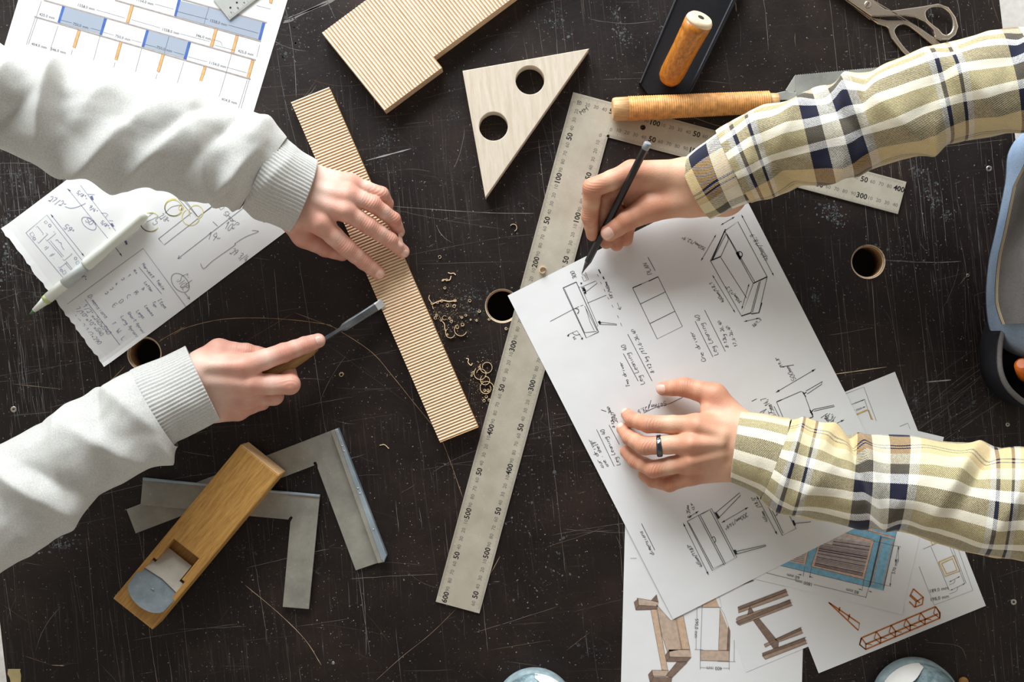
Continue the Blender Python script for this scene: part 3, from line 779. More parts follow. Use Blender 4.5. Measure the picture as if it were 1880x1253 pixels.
out = [O_, O_ + LD * LL, O_ + LD * LL + SD * LWd, O_ + SD * LWd + LD * (SWd + 3)] + [Iq + np.array([3.2 * math.cos(t), 3.2 * math.sin(t)]) for t in np.linspace(1.75, 0.3 - 2 * math.pi + 6.28 * .0, 12)] + [O_ + SD * (LWd + 3) + LD * SWd, O_ + SD * SL + LD * SWd, O_ + SD * SL]
plate('blade', [pxl(out), [tuple(P(1180 + 5 * math.cos(-t), 234.5 + 5 * math.sin(-t))[:2]) for t in np.linspace(0, 6.28, 20)[:-1]]], ZT + .0002, ZT + .0020, STEEL, T, .00015)
i_ = Ink(2.05); g_ = Ink(2.05)
def scale(org, d, inw, n0, n1, textdir):
    """org = zero point, d = along, inw = away from the edge (unit px vectors)"""
    k = 1 / MMPX
    for mm in range(n0, n1 + 1):
        a = org + d * mm * k
        l = 5.5 if mm % 10 == 0 else (4.2 if mm % 5 == 0 else 3.0)
        g_.line([tuple(a + inw * .5 * k), tuple(a + inw * l * k)], .18)
        if mm % 10 == 0 and mm > 0:
            big = mm % 50 == 0
            s = str(mm) if mm % 100 == 0 else str(mm % 100)
            c = a + inw * 9.6 * k
            print_text(i_ if big else g_, s, c[0], c[1], textdir, 8.6 if big else 6.0, big)
scale(O_, LD, SD, 10, 600, tuple(-LD)); scale(O_ + SD * LWd + LD * SWd, LD, -SD, 0, 565, tuple(-LD))
scale(O_, SD, LD, 10, 394, tuple(SD)); q = O_ + SD * 391.5 / MMPX + LD * 9.6 / MMPX; print_text(i_, '400', q[0], q[1], tuple(SD), 8.6, True); scale(O_ + SD * LWd + LD * SWd, SD, -LD, 0, 345, tuple(SD))
print_text(i_, 'MM', 1072, 204, (.84, -.54), 7.0)
for q in ((O_ + SD * LWd + LD * SWd + SD * 2 - LD * 13), (O_ + SD * LWd + LD * SWd - SD * 14 + LD * 2)): print_text(g_, '0', q[0], q[1], (.8, .3), 6)
i_.build('bold_numerals', ink_mat('etched_black', C(40, 38, 38)), T); g_.build('scale_print', ink_mat('etched_grey', C(104, 100, 96)), T)

# ------------------------------------------------------------------ loose printed sheets, lower right
BR1, BR2, BR3, BRL = ink_mat('print_wood_light', C(196, 172, 152)), ink_mat('print_wood_mid', C(168, 142, 122)), ink_mat('print_wood_dark', C(132, 110, 96)), ink_mat('print_wood_line', C(84, 64, 54))
T = sheet('printed_sheet', [(1150, 870), (1482, 880), (1470, 1345), (1138, 1335)], .3, 'lowest printed sheet with a brown bench drawing and a 400 mm dimension')
Z = ZM(1140, 980, 4.589); H = .55
A, B_, K, L_ = Ink(H), Ink(H + .04), Ink(H + .08), Ink(H + .12)
for ink, q in ((B_, [(250, 640), (345, 1150), (395, 1155), (300, 635)]), (A, [(300, 600), (420, 735), (470, 720), (515, 975), (390, 1000), (345, 860)]), (A, [(135, 545), (315, 575), (310, 615), (150, 605)]), (K, [(110, 580), (145, 548), (150, 610), (125, 645)]), (K, [(125, 645), (150, 605), (310, 615), (300, 640)]),
               (K, [(255, 565), (300, 515), (315, 580)]), (B_, [(460, 720), (525, 690), (580, 975), (510, 975)]), (A, [(405, 980), (582, 980), (592, 1045), (400, 1040)]), (K, [(375, 1025), (405, 980), (412, 1040), (385, 1080)]), (K, [(385, 1080), (412, 1040), (592, 1045), (560, 1080)]),
               (K, [(380, 1200), (470, 1085), (560, 1085), (430, 1215)]), (A, [(262, 1152), (405, 1155), (380, 1205), (250, 1200)]), (K, [(230, 1190), (262, 1152), (275, 1212), (245, 1260)]), (K, [(245, 1260), (275, 1210), (430, 1215), (420, 1290), (250, 1290)]),
               (B_, [(690, 580), (790, 528), (830, 540), (850, 622), (685, 622)]), (A, [(835, 625), (870, 680), (905, 780), (900, 985), (822, 982)]), (K, [(905, 780), (920, 820), (915, 985), (893, 985)]), (A, [(672, 985), (915, 988), (912, 1078), (670, 1070)])):
    ink.poly(Z(*q)); L_.line(Z(*q), .3, True)
A.build('bench_light_print', BR1, T); B_.build('bench_mid_print', ink_mat('print_wood_tan', C(206, 176, 148)), T); K.build('bench_dark_print', BR3, T); L_.build('bench_outline_print', BRL, T)
L_ = Ink(H + .16)
for q in ([(640, 618), (640, 725)], [(633, 885), (633, 980)], [(620, 978), (690, 980)], [(630, 620), (690, 622)], [(668, 985), (668, 1145)], [(911, 985), (911, 1150)], [(668, 1130), (715, 1132)], [(860, 1136), (911, 1137)], [(955, 900), (953, 1080)], [(815, 1078), (965, 1081)], [(78, 210), (132, 210)], [(685, 585), (670, 985)]): L_.line(Z(*q), .35)
(x, y), = Z((785, 1136)); print_text(L_, '400 mm', x, y, (-1, -.02), 5.6)
(x, y), = Z((635, 800)); print_text(L_, '590,0 mm', x, y, (-.03, 1), 5.6)
L_.build('lettering_print', PLINE, T)
T = sheet('printed_sheet', [(1190, 798), (1498, 671), (1678, 1108), (1370, 1235)], .6, 'printed sheet with brown H-shaped timber frame beside the bench drawing')
H = .85; A, K, L_ = Ink(H), Ink(H + .04), Ink(H + .12)
for ink, q in ((K, [(985, 620), (1390, 468), (1405, 490), (1000, 645)]), (A, [(985, 622), (1000, 640), (1405, 490), (1415, 520), (990, 670)]), (K, [(968, 745), (1425, 555), (1445, 580), (985, 770)]), (A, [(970, 722), (985, 705), (1440, 560), (1450, 605), (995, 775)]), (K, [(1065, 690), (1085, 605), (1120, 665)]),
               (K, [(1115, 735), (1160, 712), (1328, 915), (1325, 960), (1285, 970)]), (A, [(1205, 935), (1280, 900), (1290, 920), (1215, 960)]), (A, [(1295, 895), (1525, 790), (1535, 840), (1330, 915)]), (K, [(1295, 893), (1520, 790), (1526, 812), (1320, 905)]), (A, [(1190, 1030), (1560, 875), (1572, 925), (1215, 1062)]), (K, [(1190, 1010), (1560, 872), (1566, 900), (1195, 1035)]),
               (K, [(958, 440), (1070, 382), (1120, 398), (965, 455)])):
    ink.poly(Z(*q)); L_.line(Z(*q), .3, True)
A.build('frame_light_print', BR2, T); K.build('frame_dark_print', BR3, T); L_.build('frame_outline_print', BRL, T)
T = sheet('printed_sheet', [(1643, 683), (1810, 1113), (1503, 1237), (1336, 807)], .9, 'printed sheet with orange lattice beam and small yellow squares, rightmost of the pile')
Z = ZM(1400, 930, 3.879); H = 1.15; A, L_ = Ink(H), Ink(H)
a, b = np.array([705, 1008.]), np.array([1240, 770.])
a = np.array([712., 985.]); b = np.array([1240., 762.]); d = (b - a); up = np.array([-8, -46.]); dn = np.array([22, 36.])
A.line(Z(*[tuple(p) for p in (a + up, b + up + 0, b + dn * .1 + np.array([20, 0]), b + dn, a + dn, a + np.array([-20, 0]), a + up)]), 1.6)
A.line(Z(tuple(a + np.array([20, 0])), tuple(b + np.array([10, 6]))), 1.8)
for t in np.linspace(0, 1, 6):
    p = a + d * t
    A.line(Z(tuple(p + up), tuple(p + np.array([24, -4])), tuple(p + dn)), 1.5); A.line(Z(tuple(p + up), tuple(p + np.array([-22, 2])), tuple(p + dn)), 1.1)
    if t < 1: A.line(Z(tuple(p + np.array([24, -4])), tuple(p + d * .1 + dn * .7)), .9)
for q in ([(470, 685), (690, 835), (682, 885), (475, 690)], [(550, 720), (545, 750)], [(620, 770), (610, 810)], [(1075, 590), (1145, 650), (1138, 700), (1085, 720), (1045, 680)], [(1075, 590), (1050, 640), (1095, 680), (1145, 650)], [(1095, 680), (1088, 718)], [(1055, 632), (1120, 690)]): A.line(Z(*q), 1.5)
A.build('lattice_print', ink_mat('print_lattice', C(188, 110, 52)), T)
A = Ink(H)
for q in ([(1255, 398), (1365, 350), (1405, 462), (1300, 500)], [(1275, 408), (1352, 372), (1385, 455), (1310, 482)], [(1180, 205), (1210, 275), (1310, 232), (1285, 160)], [(1200, 200), (1222, 258), (1300, 226)]): A.line(Z(*q), 1.1, True)
Zq = ZM(1500, 660, 4.947)
A.line(Zq((330, 518), (462, 462), (512, 580)), .9); A.line(Zq((340, 505), (455, 458)), .7); A.line(Zq((470, 462), (520, 580)), .7)
A.line(Zq((770, 640), (805, 635), (808, 655)), 1.4)
A.build('yellow_frame_print', ink_mat('print_yellow_frame', C(206, 172, 96)), T)
for q in ([(1115, 430), (1222, 705), (1498, 600), (1370, 240)], [(1200, 290), (1330, 600)], [(1310, 232), (1440, 550)], [(1330, 230), (1450, 550)], [(1145, 305), (1215, 275)]): L_.line(Z(*q), .35)
for q in ([(1330, 540), (1405, 500)], [(1338, 600), (1442, 550)]): L_.arrow(*Z(*q), .35, 4)
L_.curve(Z((1370, 522), (1365, 545), (1330, 560)), .35); L_.curve(Z((1390, 578), (1380, 605), (1332, 625)), .35)
for q in ([(215, 330), (425, 252), (550, 590)], [(430, 360), (500, 570)], [(705, 630), (825, 580), (855, 660)], [(260, 430), (430, 365)]): L_.line(Zq(*q), .4)
L_.arrow(*Zq((340, 402), (425, 368)), .35, 4, False); L_.arrow(*Zq((400, 445), (440, 430)), .35, 4, False)
for t, x, y in (('189,0 mm', 1255, 595), ('198,0 mm', 1260, 655)): (x, y), = Z((x, y)); print_text(L_, t, x, y, (.97, -.2), 5.6)
(x, y), = Zq((345, 465)); print_text(L_, '18,0 mm', x, y, (.94, -.34), 4.6)
L_.build('lettering_print', PLINE, T)
T = sheet('printed_sheet', [(1273, 693), (1733, 803), (1655, 1128), (1195, 1018)], 1.2, 'printed sheet with blue framed door drawing and slatted panels below the cuff', lambda u, v: 2.0 * max(0, (v - .95) / .05) * max(0, (u - .8) / .2))
H = 1.5; A, Bk, W1, K, L_ = Ink(H), Ink(H + .03), Ink(H + .05), Ink(H + .07), Ink(H + .09)
A.poly(Z((95, 415), (640, 130), (860, 168), (858, 148), (957, 168), (860, 602), (760, 577)))
Bk.poly(Z((345, 430), (410, 240), (560, 182), (795, 242), (722, 523))); Bk.poly(Z((152, 385), (330, 295), (302, 418))); Bk.poly(Z((640, 140), (655, 132), (942, 220), (938, 236)))
for q in ([(848, 220), (940, 238), (860, 588), (768, 565)],): L_.line(Z(*q), .5, True); 
for q in ([(855, 232), (928, 246), (852, 578), (780, 560)],): Bk.line(Z(*q), 1.3, True); L_.line(Z(*q), .3, True)
for q in ([(843, 212), (760, 577)],): L_.line(Z(*q), 1.2)
A.build('door_blue_print', ink_mat('print_door_blue', C(132, 184, 208)), T); Bk.build('door_pink_print', ink_mat('print_door_pink', C(222, 186, 164)), T)
rs = random.Random(5)
pl = np.array([[372, 418], [420, 250], [772, 252], [722, 500]], float)
p0, p1, p2, p3 = np.array([368, 425.]), np.array([420, 252.]), np.array([768, 262.]), np.array([708, 497.])
p1b = np.array([560., 198.])
W1.poly(Z((368, 422), (405, 262), (552, 195), (772, 258), (712, 497))); W1.poly(Z((170, 383), (308, 315), (292, 405)))
W1.build('slat_ground_print', ink_mat('print_slat_ground', C(206, 194, 190)), T)
for n in range(30):
    t = n / 30 + rs.uniform(-.01, .01)
    l = np.array([368., 422]) * (1 - t) + np.array([422., 215]) * t; r_ = np.array([712., 497]) * (1 - t) + np.array([772., 262]) * t
    if l[1] < 262 - (l[0] - 405) * .456: l = l + (r_ - l) * .25
    (K if n % 3 else L_).line(Z(tuple(l), tuple(r_)), rs.uniform(.4, 1.1))
for n in range(7): K.line(Z((172 + n * 20, 381 - n * 10), (294 + n * 2, 402 - n * 13)), .7)
K.build('slat_print', ink_mat('print_slats', C(140, 120, 118)), T)
for q in ([(345, 430), (410, 240)], [(795, 242), (722, 523)], [(345, 430), (722, 523)], [(560, 182), (795, 242)], [(95, 415), (760, 577)], [(305, 415), (335, 290)], [(300, 430), (290, 500)], [(350, 430), (335, 510)], [(770, 245), (985, 290)], [(715, 525), (915, 572)], [(0, 468), (240, 528)], [(365, 558), (738, 650)], [(757, 577), (735, 655)], [(722, 525), (708, 605)], [(640, 130), (957, 168), (860, 602)], [(655, 150), (942, 222)]): L_.line(Z(*q), .4)
L_.arrow(*Z((968, 285), (945, 400)), .35, 5, False); L_.arrow(*Z((920, 470), (908, 570)), .35, 5, False)
L_.arrow(*Z((968, 400), (968, 285)), .35, 5, False)
for a, b in (((250, 485), (280, 490)), ((360, 508), (330, 502)), ((680, 590), (706, 596)), ((780, 612), (757, 606))): L_.arrow(*Z(a, b), .35, 4, False)
for t, x, y, dd in (('60 mm', 218, 500, (-.97, -.23)), ('1800 mm', 295, 545, (-.97, -.23)), ('80 mm', 640, 605, (-.97, -.23)), ('570 mm', 945, 430, (.24, -.97))): (x, y), = Z((x, y)); print_text(L_, t, x, y, dd, 5.4)
L_.build('lettering_print', PLINE, T)

# ------------------------------------------------------------------ big furniture sketch (A3)
T = sheet('sketch_sheet', [(932, 543), (1353, 332), (1657, 927), (1236, 1138)], 2.5, 'large white sheet of pen furniture sketches under both plaid-sleeved hands', lambda u, v: -.9 * max(0, (v - .75) / .25) ** 2)
H = 2.72; i_ = Ink(H)
Z4 = ZM(920, 380, 3.915); Z5 = ZM(1220, 380, 3.915); Z7 = ZM(1140, 860, 3.189); Z6 = ZM(1060, 680, 4.473); Z8 = ZM(1380, 660, 8.545); Z3 = ZM(1100, 660, 4.475)
def LN(Zf, w, *qs):
    for q in qs: i_.line(Zf(*q), w)
LN(Z4, .75, [(445, 583), (540, 540)], [(445, 583), (612, 942), (700, 900)], [(540, 540), (700, 900)])
LN(Z4, .45, [(455, 588), (600, 905)], [(560, 580), (575, 573), (695, 855), (690, 862)], [(600, 712), (690, 890)], [(605, 720), (640, 830), (670, 890)], [(575, 578), (680, 533), (692, 548), (608, 612)], [(700, 828), (830, 843), (832, 850), (705, 845)], [(352, 824), (530, 730)], [(535, 727), (560, 717)], [(570, 713), (590, 705)], [(620, 692), (755, 635)],
   [(600, 905), (688, 895)], [(690, 485), (700, 500)], [(713, 540), (722, 555)], [(738, 590), (748, 610)], [(765, 648), (775, 665)], [(795, 705), (805, 722)], [(835, 780), (845, 800)], [(858, 835), (868, 858)], [(605, 470), (628, 522), (595, 535), (580, 500)], [(600, 490), (615, 520)], [(480, 920), (545, 890), (585, 950)], [(835, 690), (855, 740), (838, 728)], [(855, 740), (862, 718)])
LN(Z4, 1.4, [(585, 580), (600, 605)], [(595, 578), (608, 625)], [(588, 600), (610, 598)], [(597, 622), (608, 610)], [(698, 825), (712, 845)], [(705, 820), (716, 838)], [(700, 450), (715, 478)], [(732, 502), (740, 520)])
i_.curve(Z4((530, 730), (552, 735), (558, 752), (548, 770)), .8); i_.curve(Z4((510, 905), (525, 918), (545, 922), (568, 915)), .5)
for q in ([(472, 928), (490, 915), (486, 932)], [(587, 955), (572, 950), (588, 938)], [(575, 560), (568, 545), (585, 545)]): i_.poly(Z4(*q))
LN(Z4, .6, [(945, 583), (1128, 503), (1303, 860), (1122, 950), (945, 583)], [(1002, 698), (1180, 612)], [(1072, 838), (1250, 750)], [(1055, 362), (1108, 460)], [(910, 915), (1085, 1253)], [(878, 1055), (985, 1253)])
LN(Z4, 1.0, [(945, 583), (1010, 556)], [(1060, 535), (1128, 503)])
for t, a, b in (('PLAN', (1085, 480), (1045, 398)), ('8-12 kg /17,6-26,4P', (1100, 1190), (955, 875)), ('Leg Leaning 40', (1030, 1270), (885, 985)), ('Two driver', (925, 1290), (865, 1110)), ('18"/460mm', (806, 655), (758, 535)), ('300', (545, 510), (520, 455)), ('25', (540, 950), (520, 925))): ht(i_, Z4, t, a, b, None, .46)
LN(Z5, .6, [(433, 172), (527, 107), (738, 503)], [(433, 172), (638, 550), (738, 503)], [(448, 195), (652, 545)], [(330, 388), (433, 172)], [(345, 383), (442, 192)], [(405, 357), (460, 235), (446, 200)], [(330, 388), (553, 785), (638, 550)], [(405, 365), (590, 655)], [(680, 540), (620, 765)], [(690, 535), (632, 760)], [(738, 503), (678, 762)])
LN(Z5, 1.2, [(330, 388), (405, 357)], [(433, 172), (342, 380)], [(638, 550), (738, 503)], [(553, 785), (620, 763), (625, 770), (678, 762), (700, 690)], [(515, 330), (542, 378)], [(525, 328), (548, 370)], [(438, 160), (430, 185)])
i_.curve(Z5((515, 330), (545, 322), (560, 345), (540, 380)), .9); LN(Z5, .9, [(535, 325), (535, 355), (555, 355)]); i_.poly(Z5((515, 332), (528, 330), (552, 368), (540, 380)))
for a, b in (((263, 387), (370, 200)), ((345, 492), (507, 760)), ((405, 130), (503, 72)), ((553, 57), (785, 495)), ((555, 735), (608, 553)), ((573, 825), (680, 800))): i_.arrow(*Z5(a, b), .5, 5)
LN(Z5, .6, [(288, 742), (437, 1040)], [(220, 822), (348, 1080)], [(830, 1152), (930, 1137)])
for t, a, b in (('350mm/12,9"', (300, 295), (128, 205)), ('480mm/18,9', (750, 378), (640, 190)), ('460mm/18,1', (432, 680), (338, 535)), ('310mm/12,2"', (556, 685), (448, 560)), ('38/1,5', (640, 868), (700, 812)), ('One driver', (300, 1105), (200, 890)), ('Leg Leaning 40', (385, 1060), (245, 770)), ('8-12kg 26,4P', (460, 1010), (405, 815)), ('17,6-26,4P', (525, 1000), (462, 850)), ('500mm', (945, 1240), (890, 1140)), ('/19,8"', (855, 1155), (812, 1075))): ht(i_, Z5, t, a, b, None, .44)
i_.arrow(*Z8((380, 520), (1000, 155)), .55, 7); i_.arrow(*Z8((1190, 1075), (1450, 950)), .5, 6, False)
LN(Z8, .6, [(390, 670), (770, 505), (815, 520), (960, 905)], [(390, 670), (490, 910)], [(350, 740), (435, 905)], [(850, 500), (1110, 350), (1095, 395), (870, 545)], [(960, 790), (1290, 720), (1300, 740), (975, 815)], [(130, 835), (235, 780), (175, 845)], [(1085, 920), (1190, 850)], [(0, 660), (80, 620)])
LN(Z8, 1.0, [(390, 670), (470, 635)], [(960, 905), (780, 980)], [(800, 515), (850, 590)], [(810, 545), (860, 520)], [(910, 790), (965, 905)], [(920, 800), (960, 870)], [(915, 840), (965, 800)])
ht(i_, Z8, '360mm', (1320, 1010), (1160, 895), 10); ht(i_, Z8, '14,9"', (1330, 900), (1180, 830), 10); ht(i_, Z8, '375mm', (385, 890), (300, 700), 10); ht(i_, Z8, '14,7', (290, 700), (215, 590), 10)
LN(Z7, .6, [(388, 312), (530, 237), (678, 522), (535, 600), (388, 312)], [(398, 322), (540, 588), (602, 560)], [(452, 275), (605, 568)], [(462, 272), (612, 560)], [(552, 265), (695, 145), (700, 160), (575, 290)], [(668, 490), (848, 450), (850, 457), (672, 505)], [(470, 270), (522, 246), (665, 520)], [(825, 150), (945, 395), (1025, 355), (975, 255)], [(838, 148), (950, 382)], [(1015, 325), (1112, 315)], [(120, 325), (198, 480)], [(785, 128), (800, 155)])
for q in ([(545, 258), (562, 262), (580, 290), (568, 300)], [(658, 480), (672, 478), (680, 500), (668, 508)], [(1003, 308), (1012, 305), (1025, 335), (1012, 338)]): i_.poly(Z7(*q))
i_.curve(Z7((530, 410), (545, 402), (555, 425), (545, 437)), .7); i_.curve(Z7((885, 250), (905, 245), (915, 270), (905, 280)), .7)
for a, b in (((365, 323), (513, 625)), ((590, 320), (745, 230)), ((395, 290), (455, 252)), ((795, 165), (915, 390))): i_.arrow(*Z7(a, b), .5, 6)
for t, a, b in (('dimensions', (195, 505), (120, 365)), ('465mm/1183"', (478, 575), (400, 440)), ('200mm/149"', (738, 262), (600, 345)), ('R-25mm', (410, 290), (395, 215)), ('12,9"', (432, 245), (420, 200)), ('465mm', (862, 312), (832, 250)), ('/18,5"', (818, 230), (775, 160))): ht(i_, Z7, t, a, b, None, .46)
for t, a, b in (('Leg Leaning 40', (350, 775), (215, 480)), ('one - shelf', (255, 790), (150, 580)), ('our driver', (215, 800), (110, 560)), ('8-12kg -264P', (310, 470), (265, 295)), ('264P', (330, 430), (308, 340)), ('547mm', (725, 255), (600, 285)), ('/23,5', (590, 290), (490, 330))): ht(i_, Z6, t, a, b, None, .46)
LN(Z6, .55, [(260, 450), (345, 610)], [(158, 488), (303, 790)], [(195, 325), (238, 340)], [(545, 350), (640, 305), (760, 275), (865, 222)], [(585, 315), (605, 245)])
i_.build('pen_lines', INK, T)

# ------------------------------------------------------------------ ribbed boards
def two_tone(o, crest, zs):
    '''crest faces take the paler material, groove faces stay browner'''
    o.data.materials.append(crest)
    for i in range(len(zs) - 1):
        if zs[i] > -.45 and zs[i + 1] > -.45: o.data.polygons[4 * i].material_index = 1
def ribbed(name, corners, h0, h1, along, pitch, label, notch=None, mats=None):
    """corners: photo px of the top face; ribs run from edge 0-1 side to 3-2 side; 'along' = the two corner ids of the pitch axis"""
    a, b, c, d = [P(x, y, h1) for x, y in corners]       # pitch runs a->b, ribs run a->d
    L = np.linalg.norm(b - a); n = int(L / pitch)
    th = Thing(name, tuple(((a + c) / 2)[:2]) + (ZT + h0 / 1000,), label, 'board', 'ribbed beech boards')
    prof = [(0, -.3), (.08, 0), (.34, 0), (.42, -.42), (.66, -1.0), (.90, -.9), (1.0, -.3)]
    V = []; F = []; m = len(prof)
    us = []
    for i in range(n):
        for t, z in prof[:-1] if i < n - 1 else prof: us.append(((i + t) / n, z * .0008))
    wv = (d - a) / np.linalg.norm(d - a); Wd = np.linalg.norm(d - a)
    lim = lambda u: Wd if not notch or u > notch[0] else Wd + notch[1]
    us2 = []
    for u, z in us:
        if notch and us2 and us2[-1][0] <= notch[0] < u: us2 += [(notch[0], z, 1), (notch[0] + 1e-5, z, 0)]
        us2.append((u, z, 0))
    for u, z, _ in us2:
        p = a + (b - a) * u
        w = lim(u)
        for q in (p, p + wv * w):
            V.append([q[0], q[1], p[2] + z]); V.append([q[0], q[1], ZT + h0 / 1000])
    for i in range(len(us2) - 1):
        k = 4 * i
        F += [[k, k + 2, k + 6, k + 4], [k + 1, k + 5, k + 7, k + 3], [k, k + 4, k + 5, k + 1], [k + 2, k + 3, k + 7, k + 6]]
    F += [[0, 1, 3, 2], [len(V) - 4, len(V) - 2, len(V) - 1, len(V) - 3]]
    if np.cross(b - a, d - a)[2] > 0: F = [f[::-1] for f in F]
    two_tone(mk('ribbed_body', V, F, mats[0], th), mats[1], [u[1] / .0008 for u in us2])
    return th
ang = math.atan2(-(515 - 650), 580 - 700)
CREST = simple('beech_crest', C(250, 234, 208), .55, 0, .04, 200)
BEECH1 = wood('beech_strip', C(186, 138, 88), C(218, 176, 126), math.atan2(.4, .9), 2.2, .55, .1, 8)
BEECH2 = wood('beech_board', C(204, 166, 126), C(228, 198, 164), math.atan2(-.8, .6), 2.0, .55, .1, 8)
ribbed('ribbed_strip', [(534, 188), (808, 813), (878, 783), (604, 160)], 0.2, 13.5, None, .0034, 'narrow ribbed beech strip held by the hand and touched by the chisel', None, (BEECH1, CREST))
# wide board with a stepped corner: ribs run down to the right, pitch runs up to the right
def stepped_board():
    h1 = 19.0
    dirp = np.array([.802, -.597]); dirr = np.array([.627, .779])       # pitch axis, rib axis in the photo
    a0 = np.array([591., 60.]); L1, Wd1, Wd2 = 132., 183., 158.         # first stretch is wider (lower tab)
    th = Thing('ribbed_board', tuple(P(740, 60, 0)), 'wide ribbed beech board with a stepped corner at the top edge', 'board', 'ribbed beech boards')
    pitch = 6.3; Lt = 560.; n = int(Lt / pitch)
    prof = [(0, -.3), (.08, 0), (.34, 0), (.42, -.42), (.66, -1.0), (.90, -.9)]
    V = []; F = []
    us = []
    for i in range(n):
        for t, z in prof:
            u = (i + t) * pitch
            if us and us[-1][0] <= L1 < u: us += [(L1, z, Wd1), (L1 + .01, z, Wd2)]
            us.append((u, z, Wd1 if u <= L1 else Wd2))
    for u, z, w in us:
        for e in (0, w):
            q = a0 + dirp * u + dirr * e; p = P(q[0], q[1], h1)
            V.append([p[0], p[1], p[2] + z * .0009]); V.append([p[0], p[1], ZT + .0002])
    for i in range(len(us) - 1):
        k = 4 * i
        F += [[k, k + 2, k + 6, k + 4], [k + 1, k + 5, k + 7, k + 3], [k, k + 4, k + 5, k + 1], [k + 2, k + 3, k + 7, k + 6]]
    F += [[0, 1, 3, 2], [len(V) - 4, len(V) - 2, len(V) - 1, len(V) - 3]]
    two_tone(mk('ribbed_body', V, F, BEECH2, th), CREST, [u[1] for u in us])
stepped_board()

# ------------------------------------------------------------------ wooden triangle with two holes
ASH = wood('pale_ash', C(204, 188, 166), C(224, 211, 192), math.radians(97), 1.6, .6, .12, 10)
T = Thing('wooden_triangle', tuple(P(950, 190)), 'pale wooden triangle with two round holes beside the framing square', 'triangle')
hs = [[tuple(P(x + 26.5 * math.cos(-t), y + 26.5 * math.sin(-t), 17)[:2]) for t in np.linspace(0, 2 * math.pi, 41)[:-1]] for x, y in ((973, 147), (906, 232))]
plate('triangle_body', [pxl([(849, 130), (1082, 89), (891, 363)], 17)] + hs, ZT + .0002, ZT + .017, ASH, T, .0006)

# ------------------------------------------------------------------ hand plane
OAK = wood('plane_oak', C(160, 112, 52), C(204, 156, 84), math.atan2(-(817 - 1100), 441 - 207), 3.0, .5, .18, 12)
OAKE = simple('plane_end_grain', C(222, 184, 136), .6, 0, .12, 300, .1)
T = Thing('hand_plane', tuple(P(360, 985, 6)), 'wooden hand plane with steel iron lying across the two steel squares', 'hand plane')
ht_ = 40.0
pa, pb, pc, pd = np.array([441, 817.]), np.array([513, 874.]), np.array([277, 1155.]), np.array([207, 1100.])
ax = (pd - pa) / np.linalg.norm(pd - pa); cx_ = (pb - pa) / np.linalg.norm(pb - pa)
Lp = np.linalg.norm(pd - pa); Wp = np.linalg.norm(pb - pa)
def pl(u, v): return tuple(pa + ax * u + cx_ * v)
m0, m1 = 262 - 50, Lp + 5
slot = [pl(212, 16), pl(212, Wp - 17), pl(262, Wp - 17), pl(262, Wp - 10), pl(330, Wp - 10), pl(330, 9), pl(262, 9), pl(262, 16)]
plate('plane_body', [pxl([pl(0, 0), pl(0, Wp), pl(Lp, Wp), pl(Lp, 0)], ht_), pxl(slot[::-1], ht_)], ZT + .0062 + .012, ZT + ht_ / 1000, OAK, T, .0016)
plate('sole', [pxl([pl(0.5, .5), pl(.5, Wp - .5), pl(Lp - .5, Wp - .5), pl(Lp - .5, .5)], ht_)], ZT + .0062, ZT + .0182, OAK, T, .001)
q = [pl(-.8, 2), pl(-.8, Wp - 2), pl(.6, Wp - 2), pl(.6, 2)]
plate('end_face', [pxl(q, ht_)], ZT + .008, ZT + ht_ / 1000 - .0014, OAKE, T, .0004)
IRON = steel_mat('plane_iron', C(120, 132, 138), C(158, 168, 172), .4, .7); IRON2 = steel_mat('cap_iron', C(176, 168, 152), C(206, 200, 186), .42, .6)
def sloped_plate(name, pts, z_of, th_, mat, root):
    """pts = (u, v) along the plane; height (mm) from z_of(u)"""
    top = []; bot = []
    for u, v in pts:
        h = z_of(u); x, y = pl(u, v); p = P(x, y, h); top.append(p); bot.append(p - np.array([0, 0, th_]))
    n = len(pts); F = [list(range(n)), [2 * n - 1 - i for i in range(n)]]
    for i in range(n): F.append([i, i + n, (i + 1) % n + n, (i + 1) % n])
    o = mk(name, top + bot, F, mat, root)
    bm = bmesh.new(); bm.from_mesh(o.data); bmesh.ops.recalc_face_normals(bm, faces=bm.faces); bm.to_mesh(o.data); bm.free()
    return o
zof = lambda u: 20 + (u - 226) * .27
end = [(322 + 26 * math.cos(t), Wp / 2 + (Wp / 2 - 4) * math.sin(t)) for t in np.linspace(1.35, -1.35, 14)]
sloped_plate('plane_iron', [(270, 7)] + [(300, 3)] + [e for e in end[::-1]] + [(300, Wp - 3), (270, Wp - 7)], lambda u: 33 + (u - 270) * .24, .0028, IRON, T)
sloped_plate('cap_iron', [(230, 17.5), (230, Wp - 18.5), (266, Wp - 18.5), (266, Wp - 8), (286, Wp - 6), (282, Wp / 2), (286, 6), (266, 8), (266, 17.5)], lambda u: 24 + (u - 230) * .27, .002, IRON2, T)
c = P(*pl(312, Wp / 2), 44.0); lathe('iron_stud', c - np.array([0, 0, .003]), c + np.array([0, 0, .002]), [(0, .003), (.0014, .003), (.002, .002)], IRON, T, 14)

